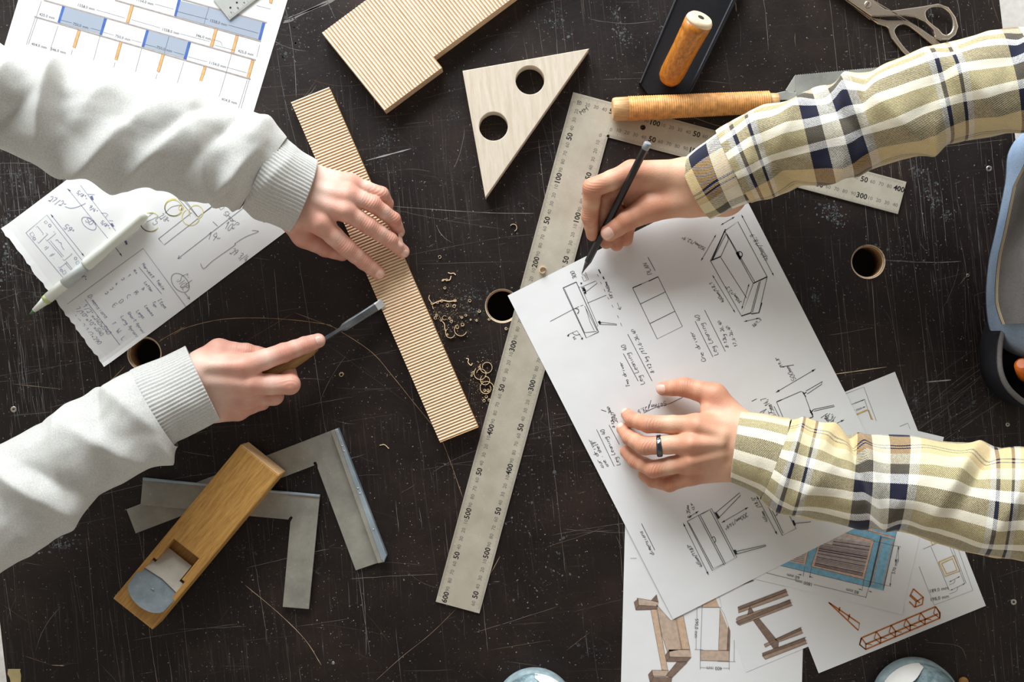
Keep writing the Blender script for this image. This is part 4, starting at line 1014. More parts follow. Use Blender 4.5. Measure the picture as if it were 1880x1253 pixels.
# ------------------------------------------------------------------ two try squares
TRY = steel_mat('try_steel', C(142, 138, 128), C(176, 172, 160), .45, .45); TRYB = steel_mat('try_blue', C(150, 168, 178), C(190, 204, 210), .35, .6)
T = Thing('try_square', tuple(P(560, 930)), 'larger steel try square with thick blue-grey stock, right of the wooden plane', 'try square', 'steel try squares')
notch = [(583, 860), (582.5, 854), (580.5, 849), (577, 848.5), (575, 851), (577, 855)]
plate('blade', [pxl([(232, 936), (619, 787), (706, 1030), (653, 1048)] + notch + [(249, 980)], 3)], ZT + .0002, ZT + .003, TRY, T, .0002)
plate('stock', [pxl([(607, 792), (620, 787), (709, 1021), (704, 1033), (694, 1035)], 9)], ZT + .0002, ZT + .009, TRY, T, .0005)
plate('stock_bevel', [pxl([(614.5, 789), (620.5, 786.5), (710, 1021), (705, 1033.5), (700, 1028)], 10)], ZT + .0003, ZT + .0102, TRYB, T, .0012)
for t in (.13, .17, .46, .5, .78):
    x, y = 616.5 + (705 - 616.5) * t, 789 + (1025 - 789) * t; c = P(x, y, 10.2)
    lathe('rivet', c - np.array([0, 0, .001]), c + np.array([0, 0, .001]), [(0, .0012), (.0011, .0012), (.0014, .0006)], SCREW, T, 10)
T = Thing('try_square', tuple(P(500, 960)), 'smaller flat steel try square between the plane and the larger square', 'try square', 'steel try squares')
plate('blade', [pxl([(262, 882), (587, 912), (567, 1119), (519, 1115), (533, 959), (535, 955), (537.5, 951), (535, 948.5), (531, 951), (529, 954.5), (458, 948), (258, 927)], 6)], ZT + .0032, ZT + .006, TRY, T, .0002)
plate('top_flange', [pxl([(262, 878), (587, 909.5), (587, 913), (262, 882)], 7.5)], ZT + .0032, ZT + .0078, TRYB, T, .0003)

# ------------------------------------------------------------------ black trowel with wooden grip
BLK = simple('black_steel', C(26, 26, 30), .38, .3, .2, 60, .08, 300); BLK2 = simple('black_steel_rim', C(60, 64, 70), .35, .5, .2, 100)
HAN = wood('grip_varnish', C(150, 84, 22), C(212, 136, 48), math.atan2(110, 57), 2.5, .32, .06, 7); HEND = simple('grip_raw_end', C(228, 202, 170), .6, 0, .05, 200, .08)
T = Thing('trowel', tuple(P(1255, 80)), 'black steel float with an orange varnished wooden grip at the top edge', 'trowel')
zz = ZM(1100, 0, 4.475)
plate('base_plate', [pxl(zz((700, -180), (1180, -170), (740, 770), (400, 775), (330, 680)), 6)], ZT + .0002, ZT + .006, BLK, T, .0008)
plate('side_flange', [pxl(zz((1170, -170), (1215, -170), (765, 745), (738, 772), (722, 765)), 16)], ZT + .0060, ZT + .016, BLK, T, .0012)
plate('rim', [pxl(zz((690, -165), (708, -170), (345, 682), (333, 682)), 7.5)], ZT + .006, ZT + .0078, BLK2, T, .0004)
a = P(1231, 140, 20); b = P(1287, 32, 72)
hd = np.linalg.norm(b - a)
lathe('grip', a, b, [(-.010, .004), (-.0075, .0095), (-.002, .0130), (.006, .0140), (hd * .5, .0142), (hd * .72, .0150), (hd * .76, .0147), (hd * .8, .0152), (hd * .93, .0155)], HAN, T, 32)
lathe('grip_end', a, b, [(hd * .93, .0155), (hd * .965, .0148), (hd, .0128)], HEND, T, 32)
lathe('tang_hole', a, b, [(hd - .001, .0036), (hd + .0004, .0036)], simple('hole_dark', C(40, 28, 20), .8), T, 16)
lathe('grip_post', P(1233, 136, 5), P(1233, 136, 16), [(0, .005), (.011, .005)], BLK, T, 14)

# ------------------------------------------------------------------ pull saw with wrapped handle
RAT = simple('rattan', C(222, 160, 92), .45, 0, .28, 160, .2, 700); RATE = wood('saw_handle_end', C(190, 136, 78), C(232, 196, 146), 0, 2.5, .55, .1)
T = Thing('pull_saw', tuple(P(1330, 190)), 'pull saw with rattan-wrapped handle lying across the framing square', 'saw')
a = P(1124, 201, 16); b = P(1421, 187, 16); Ls = np.linalg.norm(b - a)
lathe('handle_end', a, b, [(0, .0105), (.001, .0125), (.004, .0132), (.019, .0134)], RATE, T, 32, .95)
pr = []; x = .018; k = 0
while x < Ls - .006:
    r0 = .0140 - .0016 * (x / Ls)
    for t, dz in ((0, -.0007), (.25, 0), (.5, .0003), (.75, 0)): pr.append((x + t * .00255, r0 + dz))
    x += .00255
lathe('rattan_wrap', a, b, pr, RAT, T, 32, .95)
lathe('ferrule', a, b, [(Ls - .007, .0100), (Ls + .004, .0095), (Ls + .005, .008)], RATE, T, 24, .9)
SAWS = steel_mat('saw_steel', C(150, 152, 146), C(184, 186, 180), .4, .5)
plate('tang', [pxl([(1418, 173), (1440, 168), (1462, 171), (1462, 186), (1440, 184), (1418, 185)], 14)], ZT + .013, ZT + .0155, SAWS, T, .0003)
teeth = [(1459 + i * 2.1, 139 - i * .195 - (1.5 if i % 2 else 0)) for i in range(190)]
plate('saw_blade', [pxl([(1442, 166)] + teeth + [(1860, 165), (1470, 192), (1448, 186)], 14)], ZT + .0135, ZT + .0145, SAWS, T, .0001)
plate('blade_bevel', [pxl([(1442, 166), (1459, 139), (1460, 166), (1455, 172)], 15)], ZT + .0145, ZT + .0149, RULE, T, .0002)

# ------------------------------------------------------------------ scissors
CHR = simple('scissor_chrome', C(214, 200, 182), .22, .85, .05, 40)
T = Thing('scissors', tuple(P(1660, 40)), 'polished steel tailor scissors partly hidden behind the raised plaid sleeve', 'scissors')
up = [(1440, -95), (1556, -28), (1602, 0), (1625, 16), (1638, 19), (1695, 11), (1723, 6), (1742, 13), (1755, 31), (1760, 49), (1755, 64), (1742, 74), (1728, 74), (1719, 70), (1714, 54), (1699, 40), (1681, 32), (1663, 29), (1621, 30), (1600, 30), (1557, 0), (1445, -92)]
hu = [(1700, 23), (1706, 16), (1716, 13), (1730, 14), (1744, 25), (1750, 40), (1748, 55), (1740, 63), (1732, 62), (1724, 53), (1712, 44), (1703, 35)]
plate('upper_bow', [pxl(up, 9), pxl([tuple(p) for p in catmull(hu, 4, True)], 9)], ZT + .005, ZT + .0095, CHR, T, .0016, 3)
lo_ = [(1445, -86), (1557, 2), (1594, 29), (1612, 43), (1628, 48), (1632, 51), (1638, 69), (1656, 92), (1685, 122), (1710, 132), (1735, 128), (1748, 112), (1742, 92), (1717, 68), (1690, 50), (1665, 36), (1630, 36), (1600, 31), (1566, 4)]
hl_ = [(1645, 60), (1648, 49), (1656, 45), (1665, 45), (1677, 52), (1704, 74), (1728, 94), (1735, 108), (1728, 116), (1710, 118), (1692, 112), (1664, 88)]
plate('lower_bow', [pxl(lo_, 6), pxl([tuple(p) for p in catmull(hl_, 4, True)], 6)], ZT + .0006, ZT + .0049, CHR, T, .0016, 3)
c = P(1593, 8, 9.5); lathe('pivot_screw', c - np.array([0, 0, .002]), c + np.array([0, 0, .0012]), [(0, .0038), (.0026, .0038), (.0031, .003)], CHR, T, 24)
q = [P(1593 - 5 * .5 - .6, 8 + 5 * .8, 10.7), P(1593 + 5 * .5 - .6, 8 - 5 * .8, 10.7), P(1593 + 5 * .5 + .6, 8 - 5 * .8 + .7, 10.7), P(1593 - 5 * .5 + .6, 8 + 5 * .8 + .7, 10.7)]
mk('screw_slot', [p for p in q] + [p - np.array([0, 0, .0004]) for p in q], [[0, 1, 2, 3], [7, 6, 5, 4], [0, 4, 5, 1], [1, 5, 6, 2], [2, 6, 7, 3], [3, 7, 4, 0]], simple('slot_dark', C(40, 36, 34), .6), T)

# ------------------------------------------------------------------ wood shavings
SHV = simple('shaving_wood', C(236, 206, 164), .65, 0, .12, 300)
Zs = ZM(760, 440, 3.917)
def shaving(px, py, r, turns, label, wob=0.0, width=1.5, open_=0.0, a0=0.0, h=0.2):
    c = P(px, py, 0); n = max(10, int(turns * 14)); V = []; F = []
    for i in range(n + 1):
        t = i / n; an = a0 + turns * 2 * math.pi * t
        rr = r / 1000 * (1 - .45 * t * min(1, turns / 1.2)) if not open_ else r / 1000
        x = c[0] + rr * math.cos(an) + open_ / 1000 * (t - .5) * math.cos(a0); y = c[1] + rr * math.sin(an) + open_ / 1000 * (t - .5) * math.sin(a0)
        z = ZT + h / 1000 + wob * t / 1000
        d = np.array([math.cos(an), math.sin(an), 0.]) * (.00018 if r < 3 else .00026)
        p = np.array([x, y, z])
        V += [p - d, p + d, p + d + np.array([0, 0, width / 1000]), p - d + np.array([0, 0, width / 1000])]
    for i in range(n):
        k = 4 * i
        for e in range(4): F.append([k + e, k + (e + 1) % 4, k + 4 + (e + 1) % 4, k + 4 + e])
    F += [[3, 2, 1, 0], [4 * n, 4 * n + 1, 4 * n + 2, 4 * n + 3]]
    o = mk('wood_shaving', V, F, SHV)
    tag(o, label, 'wood shaving', 'curled wood shavings')
RS = random.Random(21)
L1 = 'tiny pale wood curl in the loose cluster right of the strip'
for x, y, r, t in ((185, 125, 3.2, .9), (223, 348, 2.6, 1.3), (400, 440, 3, 1.1), (470, 516, 2.8, 1.6), (452, 582, 2.2, 1.5), (541, 575, 2.2, 1.4), (408, 578, 1.6, 1.5), (258, 567, 2.4, 1.5), (270, 590, 3, 1.4), (240, 475, 3.2, 1.2), (350, 612, 3.4, 1.4), (312, 630, 3.6, 1.6), (220, 565, 4.6, .8),
                   (345, 560, 2.4, 1.6), (372, 545, 2.4, 1.3), (295, 440, 3, 1.3), (200, 440, 3, 1.2), (170, 452, 2.6, 1.2), (290, 480, 3.4, 1.5), (155, 565, 3, 1.4), (165, 545, 2.4, 1.6), (130, 462, 2.4, 1.0), (195, 580, 2.4, 1.4), (235, 290, 2.4, 1.2), (210, 292, 2, 1.4), (663, 642, 2.6, 1.8), (240, 684, 1.8, 1.6)):
    (px, py), = Zs((x, y)); shaving(px, py, r * .62, t, L1, 0, RS.uniform(1, 2), 0, RS.random() * 6)
for x, y, r, t, l in ((340, 650, 9, .55, 'half-open wood curl at the lower edge of the shavings cluster'), (265, 675, 7, .6, 'hooked wood curl just left of the half-open one'), (523, 918, 9, 1.1, 'topmost of the three large round shavings beside the framing square'), (480, 965, 9, 1.1, 'middle one of the three large round shavings beside the framing square'), (520, 1070, 10, 1.15, 'lowest large round shaving, touching the framing square edge'),
                      (515, 1012, 7, .9, 'medium curl between the large round shavings')):
    (px, py), = Zs((x, y)); shaving(px, py, r * .9, t, l, .5, 2.4, 0, RS.random() * 6)
L2 = 'tiny pale curl in the lower shavings cluster along the framing square'
for x, y, r, t in ((425, 960, 2.6, 1.4), (470, 920, 2.4, 1.3), (490, 1015, 2.4, 1.4), (508, 1085, 2.6, 1.4), (532, 1085, 2.8, 1.5), (520, 1130, 3, 1.5), (505, 1160, 3, 1.3), (540, 1155, 2.6, 1.6), (565, 1170, 2.4, 1.6), (415, 980, 2, 1.2)):
    (px, py), = Zs((x, y)); shaving(px, py, r * .62, t, L2, 0, RS.uniform(1, 2), 0, RS.random() * 6)
shaving(942, 418, 4.6, .6, 'lone hooked shaving left of the framing square', .4, 1.6, 0, -1.2)
shaving(996, 497, 4.2, .85, 'lone curl lying on the framing square at the sheet edge', .6, 3, 0, .6, 2.2)
shaving(627, 688, 2.8, 1.5, 'lone tiny ring of shaving below the chisel', .2, 1.4)
def worm(pts, label, w=1.1):
    q = [P(x, y, .3) for x, y in catmull(pts, 6)]; V = []; F = []
    for i, p in enumerate(q):
        d = q[min(i + 1, len(q) - 1)] - q[max(i - 1, 0)]; d /= np.linalg.norm(d) + 1e-9; nn = np.array([-d[1], d[0], 0]) * w / 2000
        V += [p - nn, p + nn, p + nn + np.array([0, 0, .0009]), p - nn + np.array([0, 0, .0009])]
    for i in range(len(q) - 1):
        k = 4 * i
        for e in range(4): F.append([k + e, k + (e + 1) % 4, k + 4 + (e + 1) % 4, k + 4 + e])
    F += [[3, 2, 1, 0], [len(V) - 4, len(V) - 3, len(V) - 2, len(V) - 1]]
    tag(mk('wood_shaving', V, F, SHV), label, 'wood shaving', 'curled wood shavings')
worm(Zs((245, 238), (265, 245), (285, 242), (300, 255)), 'uppermost short crinkled shaving of the cluster', .9)
worm(Zs((200, 300), (215, 288), (240, 292), (258, 290), (268, 262)), 'crinkled shaving just below the uppermost one', .9)
worm(Zs((112, 400), (108, 425), (125, 455), (140, 500)), 'thin crooked shaving nearest the ribbed strip', .7)
worm(Zs((130, 465), (165, 450), (205, 438), (250, 445), (300, 440)), 'long wavy shaving across the cluster top', 1.1)
worm(Zs((205, 590), (220, 610), (222, 640), (232, 665)), 'thin wavy shaving in the cluster centre', .8)
worm(Zs((375, 855), (392, 860), (390, 885), (410, 905), (420, 890)), 'S-shaped shaving above the three large curls', .9)
worm([(697, 818), (706, 817), (714, 824)], 'short white sliver left of the strip bottom', .6)
sv, sf, sc = [], [], []
R = random.Random(5)
for i in range(520):
    t = R.random()
    cx, cy = Zs(*( [(R.gauss(250, 90), R.gauss(540, 90))] if t < .7 else [(R.gauss(480, 50), R.gauss(1000, 110))]))[0]
    v = R.choice([200, 225, 240]); dab(cx, cy, R.uniform(.15, .5), C(v, v - 30, v - 66), .0003)
du = mk('sawdust', sv, sf, TINT, None, cols=sc); tag(du, 'pale sawdust specks scattered around the wood curls', 'sawdust', None, 'stuff')
# ------------------------------------------------------------------ people: hands
def skin_mat(name, base, red, lite):
    m, nt, b = nmat(name)
    a = N(nt, 'ShaderNodeVertexColor', layer_name='tint')
    sep = N(nt, 'ShaderNodeSeparateColor', {'Color': a.outputs[0]})
    tc = N(nt, 'ShaderNodeTexCoord')
    n1 = N(nt, 'ShaderNodeTexNoise', {'Vector': tc.outputs['Object'], 'Scale': 60.0, 'Detail': 5.0})
    v = N(nt, 'ShaderNodeTexVoronoi', {'Vector': tc.outputs['Object'], 'Scale': 900.0})
    f = math_(nt, 'ADD', math_(nt, 'MULTIPLY', sep.outputs[0], .8), math_(nt, 'MULTIPLY', math_(nt, 'SUBTRACT', n1.outputs[0], .5), .7))
    col = mixc(nt, N(nt, 'ShaderNodeClamp', {'Value': f}).outputs[0], base, red)
    col = mixc(nt, math_(nt, 'MULTIPLY', sep.outputs[1], .6), col, lite)
    nt.links.new(col, b.inputs['Base Color'])
    b.inputs['Roughness'].default_value = .48; b.inputs['Specular IOR Level'].default_value = .35
    b.inputs['Subsurface Weight'].default_value = .12; b.inputs['Subsurface Radius'].default_value = (1.0, .45, .25); b.inputs['Subsurface Scale'].default_value = .004
    hgt = math_(nt, 'ADD', math_(nt, 'MULTIPLY', v.outputs['Distance'], .5), n1.outputs[0])
    hgt = math_(nt, 'ADD', hgt, math_(nt, 'MULTIPLY', sep.outputs[2], -2.2))
    bump(nt, b, hgt, .22, .0012)
    return m
NAIL = simple('fingernail', C(232, 186, 168), .25, 0, .04, 200)
def hp(q): return P(q[0], q[1], q[2])
def build_hand(root, name, palm, fingers, skin, label, nails=(), h=.0011, tend=(), blend=.006, fold=()):
    S = Sdf()
    S.group([(hp(a), hp(b), a[3] / 1000, b[3] / 1000) for a, b in palm] + [(hp(a), hp(b), a[3] / 1000, b[3] / 1000) for a, b in tend], .009, .006)
    knuck = []; axes = []
    for f in fingers:
        segs = []
        for i in range(len(f) - 1):
            a, b = f[i], f[i + 1]; pa_, pb_ = hp(a), hp(b)
            ra, rb = a[3] / 1000, b[3] / 1000
            mid = (pa_ + pb_) / 2; rm = (ra + rb) / 2 * .955           # slimmer between the joints
            segs += [(pa_, mid, ra, rm), (mid, pb_, rm, rb)]
            axes.append((pa_, pb_, i))
            if i > 0: knuck.append((pa_, ra))
        knuck.append((hp(f[-1]), f[-1][3] / 1000 * 1.2)); knuck.append((hp(f[0]), f[0][3] / 1000 * 1.1))
        S.groups.append(([(np.array(a), np.array(b), ra, rb) for a, b, ra, rb in segs], .0022, .0016))
    # fingers unite among themselves closely, then melt into the palm
    palm_g = S.groups[0]; fg = S.groups[1:]
    T2 = Sdf(); T2.groups = [(fg[0][0], fg[0][1], .001)] + [(g[0], g[1], .0012) for g in fg[1:]] + [(palm_g[0], palm_g[1], blend)]
    V, F = T2.mesh(h)
    red = np.zeros(len(V)); lite = np.zeros(len(V)); cre = np.zeros(len(V))
    for c, r in knuck:
        d = np.linalg.norm(V - c, axis=1); red = np.maximum(red, np.exp(-((d - r) / (r * .85)) ** 2) * .75)
    for a, b, i in axes:                   # creases round each bent joint
        if i == 0: continue
        ax_ = (b - a) / np.linalg.norm(b - a)
        dd = np.linalg.norm(V - a, axis=1); s_ = (V - a) @ ax_
        w_ = np.exp(-(dd / .0125) ** 2)
        cre = np.maximum(cre, w_ * (0.5 + .5 * np.cos(s_ / .0027 * 2 * math.pi)) * (V[:, 2] > a[2]))
    for c, dirv, wdt, lng, amt in fold:
        pass
    cols = np.stack([np.clip(red + .25 * cre, 0, 1), lite, np.clip(cre, 0, 1), np.ones(len(V))], 1)
    o = mk(name, V, F, skin, root, True, cols=cols)
    if label: o['label'] = label
    sub = subof(o, root)
    for fi, ln, wd in nails:
        f = fingers[fi]; c = hp(f[-1]); pb_ = hp(f[-2]); d = (c - pb_) / np.linalg.norm(c - pb_); r = f[-1][3] / 1000
        n_ = np.array([0, 0, 1.]) - d * d[2]; n_ /= np.linalg.norm(n_)
        d2 = d * .85 - n_ * .25; d2 /= np.linalg.norm(d2); sd = np.cross(n_, d)
        us = np.linspace(-1, 1, 9); vs = np.linspace(-1, 1, 9); pts = []
        for u in us:
            for v_ in vs:
                k = 1 / max(1e-6, max(abs(u), abs(v_))) * max(abs(u), abs(v_))
                uu = u * math.sqrt(1 - .42 * v_ * v_); vv = v_ * math.sqrt(1 - .30 * u * u)
                pts.append(c + d * (r * .12 + uu * ln / 2000) + sd * vv * wd / 2000 + n_ * .016)
        pts = np.array(pts)
        for _ in range(40):
            dist = T2.at(pts[:, 0], pts[:, 1], pts[:, 2]); pts = pts - n_ * np.clip(dist, -.002, .004)[:, None] * .8
        e = np.array([max(abs(u), abs(v_)) for u in us for v_ in vs])
        topv = pts + n_ * (.00045 * (1 - e ** 4) + .00008)[:, None]; bot = pts - n_ * .0007
        FF = []
        for i in range(8):
            for j in range(8):
                q = [i * 9 + j, (i + 1) * 9 + j, (i + 1) * 9 + j + 1, i * 9 + j + 1]; FF += [q, [81 + t for t in q[::-1]]]
        mk('fingernail', np.concatenate([topv, bot]), FF, NAIL, sub, True)
    return o, T2

SKIN1 = skin_mat('skin_fair', C(232, 194, 176), C(206, 132, 108), C(246, 222, 208)); SKIN2 = skin_mat('skin_warm', C(222, 174, 144), C(192, 120, 90), C(240, 210, 186))
PL = Thing('person', (-0.60, 0.0, 0), 'person in a light grey sweatshirt pressing the ribbed strip and holding a chisel', 'person')
PR = Thing('person', (0.62, 0.0, 0), 'person in a plaid shirt and denim apron drawing with a black pencil', 'person')
# upper left: flat hand pressing the strip
build_hand(PL, 'hand',
    palm=[((500, 318, 58, 22), (574, 330, 50, 15)), ((490, 340, 60, 24), (560, 352, 52, 18)), ((490, 355, 58, 22), (545, 385, 50, 17)),
          ((572, 328, 50, 15), (642, 336, 47, 10.5)), ((562, 345, 53, 16), (638, 358, 55, 11.5)), ((552, 365, 54, 17), (632, 386, 58, 12)), ((542, 386, 52, 17), (588, 410, 58, 12.5)),
          ((532, 400, 46, 15), (560, 434, 36, 12))],
    fingers=[[(642, 336, 46, 9.6), (700, 357, 41, 8.6), (710, 374, 29, 7.5), (710, 387, 20, 6.4)],
             [(638, 358, 54, 10.4), (684, 375, 50, 9.3), (722, 403, 34, 8.3), (732, 426, 20.5, 7)],
             [(632, 386, 57, 11), (677, 415, 47, 9.8), (716, 441, 34, 8.7), (740, 462, 21, 7.5)],
             [(588, 410, 57, 12), (637, 456, 45, 10.3), (668, 481, 31, 9), (694, 501, 21.2, 7.8)],
             [(556, 434, 38, 12), (598, 455, 28, 10.5), (628, 466, 20, 8.5)]],
    skin=SKIN1, label='bare left hand spread flat on the ribbed strip', nails=[(3, 10.5, 10), (2, 10, 9.5), (1, 8.5, 8.5)],
    tend=[((585, 350, 64, 4), (634, 360, 63, 4)), ((575, 368, 66, 4), (630, 388, 66, 4)), ((560, 382, 64, 4), (588, 408, 66, 4))])
# lower left: fist round the chisel with the forefinger stretched along it
build_hand(PL, 'hand',
    palm=[((320, 708, 70, 20), (372, 684, 66, 20)), ((318, 725, 66, 22), (376, 708, 60, 21)), ((325, 745, 56, 22), (385, 742, 46, 18)),
          ((376, 678, 66, 19), (447, 674, 70, 13.5)), ((372, 702, 60, 21), (460, 706, 64, 13.5)), ((380, 730, 50, 19), (452, 732, 52, 13)), ((388, 752, 42, 15), (434, 753, 42, 12.5)),
          ((372, 668, 56, 16), (402, 645, 54, 13))],
    fingers=[[(447, 674, 70, 13), (521, 648, 60, 10.6), (560, 634, 51, 9.4), (584, 626, 45, 8.2)],
             [(460, 706, 64, 12.5), (532, 706, 56, 11.3), (528, 686, 36, 9.6), (500, 690, 28, 8.6)],
             [(452, 732, 52, 12), (503, 727, 44, 10.6), (502, 708, 28, 9), (478, 708, 22, 8)],
             [(440, 750, 42, 11.5), (480, 738, 34, 9.4), (480, 722, 22, 8), (462, 722, 18, 7)],
             [(402, 645, 54, 12.5), (452, 649, 50, 11), (490, 655, 44, 9)]],
    skin=SKIN1, label='bare right hand gripping the chisel, forefinger stretched along it', nails=[(0, 10.5, 9.5)],
    tend=[((385, 672, 84, 4), (445, 672, 81, 4)), ((390, 700, 78, 4), (458, 706, 75, 4))])
# upper right: writing hand
_, SC_ = build_hand(PR, 'hand',
    palm=[((1330, 325, 62, 24), (1262, 326, 54, 21)), ((1335, 345, 56, 24), (1268, 350, 46, 22)), ((1330, 362, 50, 22), (1270, 366, 42, 19)),
          ((1265, 324, 54, 19), (1160, 317, 60, 13)), ((1268, 342, 48, 19), (1155, 336, 50, 13)), ((1272, 356, 40, 18), (1160, 362, 38, 12)), ((1275, 368, 32, 16), (1176, 386, 27, 11.5)),
          ((1266, 366, 48, 18), (1194, 382, 52, 15))],
    fingers=[[(1160, 317, 60, 12.8), (1088, 345, 61, 10.8), (1083, 398, 42, 9.3), (1088, 431, 27, 7.4)],
             [(1155, 336, 50, 12), (1112, 360, 42, 10), (1106, 412, 24, 8.6), (1113, 445, 14, 7.8)],
             [(1160, 362, 38, 11.5), (1132, 376, 30, 9.6), (1127, 424, 17, 8.5), (1132, 449, 12, 7.8)],
             [(1176, 386, 27, 11), (1160, 396, 21, 9), (1150, 428, 13, 8), (1150, 441, 11, 7.2)],
             [(1194, 382, 52, 14.5), (1150, 405, 47, 12), (1119, 427, 40, 10)]],
    skin=SKIN2, label='bare right hand writing with the pencil', nails=[(4, 14, 13)])
# lower right: resting hand
build_hand(PR, 'hand',
    palm=[((1400, 800, 56, 24), (1348, 790, 46, 19)), ((1400, 825, 56, 25), (1342, 818, 46, 20)), ((1400, 845, 52, 24), (1342, 848, 42, 19)),
          ((1346, 788, 45, 18), (1279, 781, 52, 12.5)), ((1340, 812, 46, 19), (1268, 815, 56, 12.8)), ((1338, 838, 42, 18), (1266, 848, 50, 12)), ((1340, 858, 36, 16), (1268, 873, 40, 11)),
          ((1348, 772, 40, 17), (1312, 728, 33, 13.5)), ((1330, 770, 40, 12), (1300, 752, 38, 9))],
    fingers=[[(1279, 781, 51, 11.6), (1190, 779, 43, 9.9), (1161, 771, 26, 8.5), (1151, 761, 11.5, 7)],
             [(1268, 815, 55, 11.8), (1183, 819, 45, 10.2), (1156, 804, 27, 8.8), (1143, 788, 12, 7.3)],
             [(1266, 848, 49, 11.2), (1199, 862, 41, 9.7), (1167, 847, 23, 8.4), (1149, 830, 11.5, 7)],
             [(1268, 873, 39, 10.4), (1229, 889, 33, 9), (1198, 883, 19, 7.7), (1182, 872, 10.5, 6.5)],
             [(1312, 726, 33, 13), (1255, 711, 25, 11), (1217, 714, 14, 8)]],
    skin=SKIN2, label='bare left hand with a dark ring resting on the sketch', nails=[(4, 13, 11), (0, 8, 8), (1, 8, 8)],
    tend=[((1325, 800, 64, 4), (1282, 782, 62, 4)), ((1322, 815, 65, 4), (1270, 815, 67, 4)), ((1322, 835, 61, 4), (1268, 848, 61, 4))])

def finger_ring(root, a, b, r, wid, mat, label, facets=0):
    a = np.array(a); b = np.array(b); d = (b - a) / np.linalg.norm(b - a); seg = 30
    th = Thing('finger_ring', tuple((a + b) / 2 - np.array([0, 0, r])), label, 'ring')
    prof = [(-wid / 2, r), (-wid / 2, r + .0012), (-wid / 4, r + .0019), (wid / 4, r + .0019), (wid / 2, r + .0012), (wid / 2, r), (-wid / 2, r)]
    c = (a + b) / 2; U = np.array([0, 0, 1.]) - d * d[2]; U /= np.linalg.norm(U); S_ = np.cross(d, U); V = []; F = []
    rr = random.Random(2)
    for t, q in prof:
        for k in range(seg):
            an = 2 * math.pi * k / seg; qq = q + (rr.uniform(-.0003, .0003) if facets and q > r + .0015 else 0)
            V.append(c + d * t + S_ * qq * math.cos(an) + U * qq * math.sin(an))
    for i in range(len(prof) - 1):
        for k in range(seg): F.append([i * seg + k, i * seg + (k + 1) % seg, (i + 1) * seg + (k + 1) % seg, (i + 1) * seg + k])
    mk('band', V, F, mat, th, not facets)
finger_ring(PR, P(1216, 819, 48), P(1205, 819.5, 47), .0102, .0062, simple('ring_dark', C(88, 92, 98), .3, .9, .35, 500, .3, 500), 'dark hammered metal ring on the resting hand', 1)
finger_ring(PR, P(1148, 368, 34), P(1141, 371, 32.5), .0102, .004, simple('ring_gold', C(204, 170, 104), .25, 1, .05), 'slim gold ring on the writing hand')

# ------------------------------------------------------------------ pencil and chisel
T = Thing('pencil', tuple(P(1068, 503, 2.8)), 'black pencil held in the right hand touching the sketch', 'pencil')
a = P(1068, 503, 2.9); b = P(1190, 262, 100); L = np.linalg.norm(b - a)
PBL = simple('pencil_lacquer', C(24, 24, 27), .3, 0, .1); 
lathe('lead', a, b, [(0, .0003), (.005, .0010)], simple('graphite', C(50, 48, 50), .4, .3), T, 10)
lathe('sharpened_cone', a, b, [(.005, .0010), (.018, .0036)], simple('pencil_cone', C(70, 58, 54), .6), T, 12)
lathe('shaft', a, b, [(.017, .0036), (.019, .0039), (L - .008, .0039)], PBL, T, 6, 1, False)
lathe('dipped_end', a, b, [(L - .0079, .0040), (L - .001, .0040), (L, .0034)], simple('pencil_end', C(150, 156, 162), .4), T, 14)
i2 = a + (b - a) * .5
T = Thing('chisel', tuple(P(560, 650, 20)), 'steel bench chisel with wooden handle held above the strip', 'chisel')
a = P(703.5, 555.5, 14.6); b = P(420, 735, 56); L = np.linalg.norm(b - a); d = (b - a) / L
CHS = steel_mat('chisel_steel', C(92, 94, 96), C(128, 130, 132), .35, .8); CHB = simple('chisel_edge', C(226, 228, 228), .25, .6, .03)
sd = np.cross(d, np.array([0, 0, 1.])); sd /= np.linalg.norm(sd); un = np.cross(sd, d)
def bar(name, secs, mat, root):
    V = []; F = []
    for t, w, th_ in secs:
        c = a + d * t
        for x, y in ((-w, -th_), (w, -th_), (w, th_ * .2), (w * .6, th_), (-w * .6, th_), (-w, th_ * .2)): V.append(c + sd * x + un * y)
    n = len(secs)
    for i in range(n - 1):
        for k in range(6): F.append([i * 6 + k, i * 6 + (k + 1) % 6, i * 6 + 6 + (k + 1) % 6, i * 6 + 6 + k])
    F += [list(range(6))[::-1], [6 * n - 6 + k for k in range(6)]]
    o = mk(name, V, F, mat, root)
    bm = bmesh.new(); bm.from_mesh(o.data); bmesh.ops.recalc_face_normals(bm, faces=bm.faces); bm.to_mesh(o.data); bm.free()
bar('ground_edge', [(0, .0048, .0003), (.0095, .0048, .0014)], CHB, T)
bar('blade', [(.0095, .0048, .0014), (.045, .0047, .0019), (.052, .0044, .0024), (.057, .0024, .0024), (.085, .0028, .0028)], CHS, T)
lathe('ferrule', a, b, [(.083, .0045), (.092, .0062)], CHS, T, 18)
lathe('handle', a, b, [(.090, .0062), (.098, .0085), (.13, .0100), (.17, .0092), (.195, .0105), (.205, .0085), (.207, .004)], wood('chisel_handle', C(128, 92, 48), C(178, 136, 80), math.atan2(d[1], d[0]), 2.5, .45, .1), T, 24)

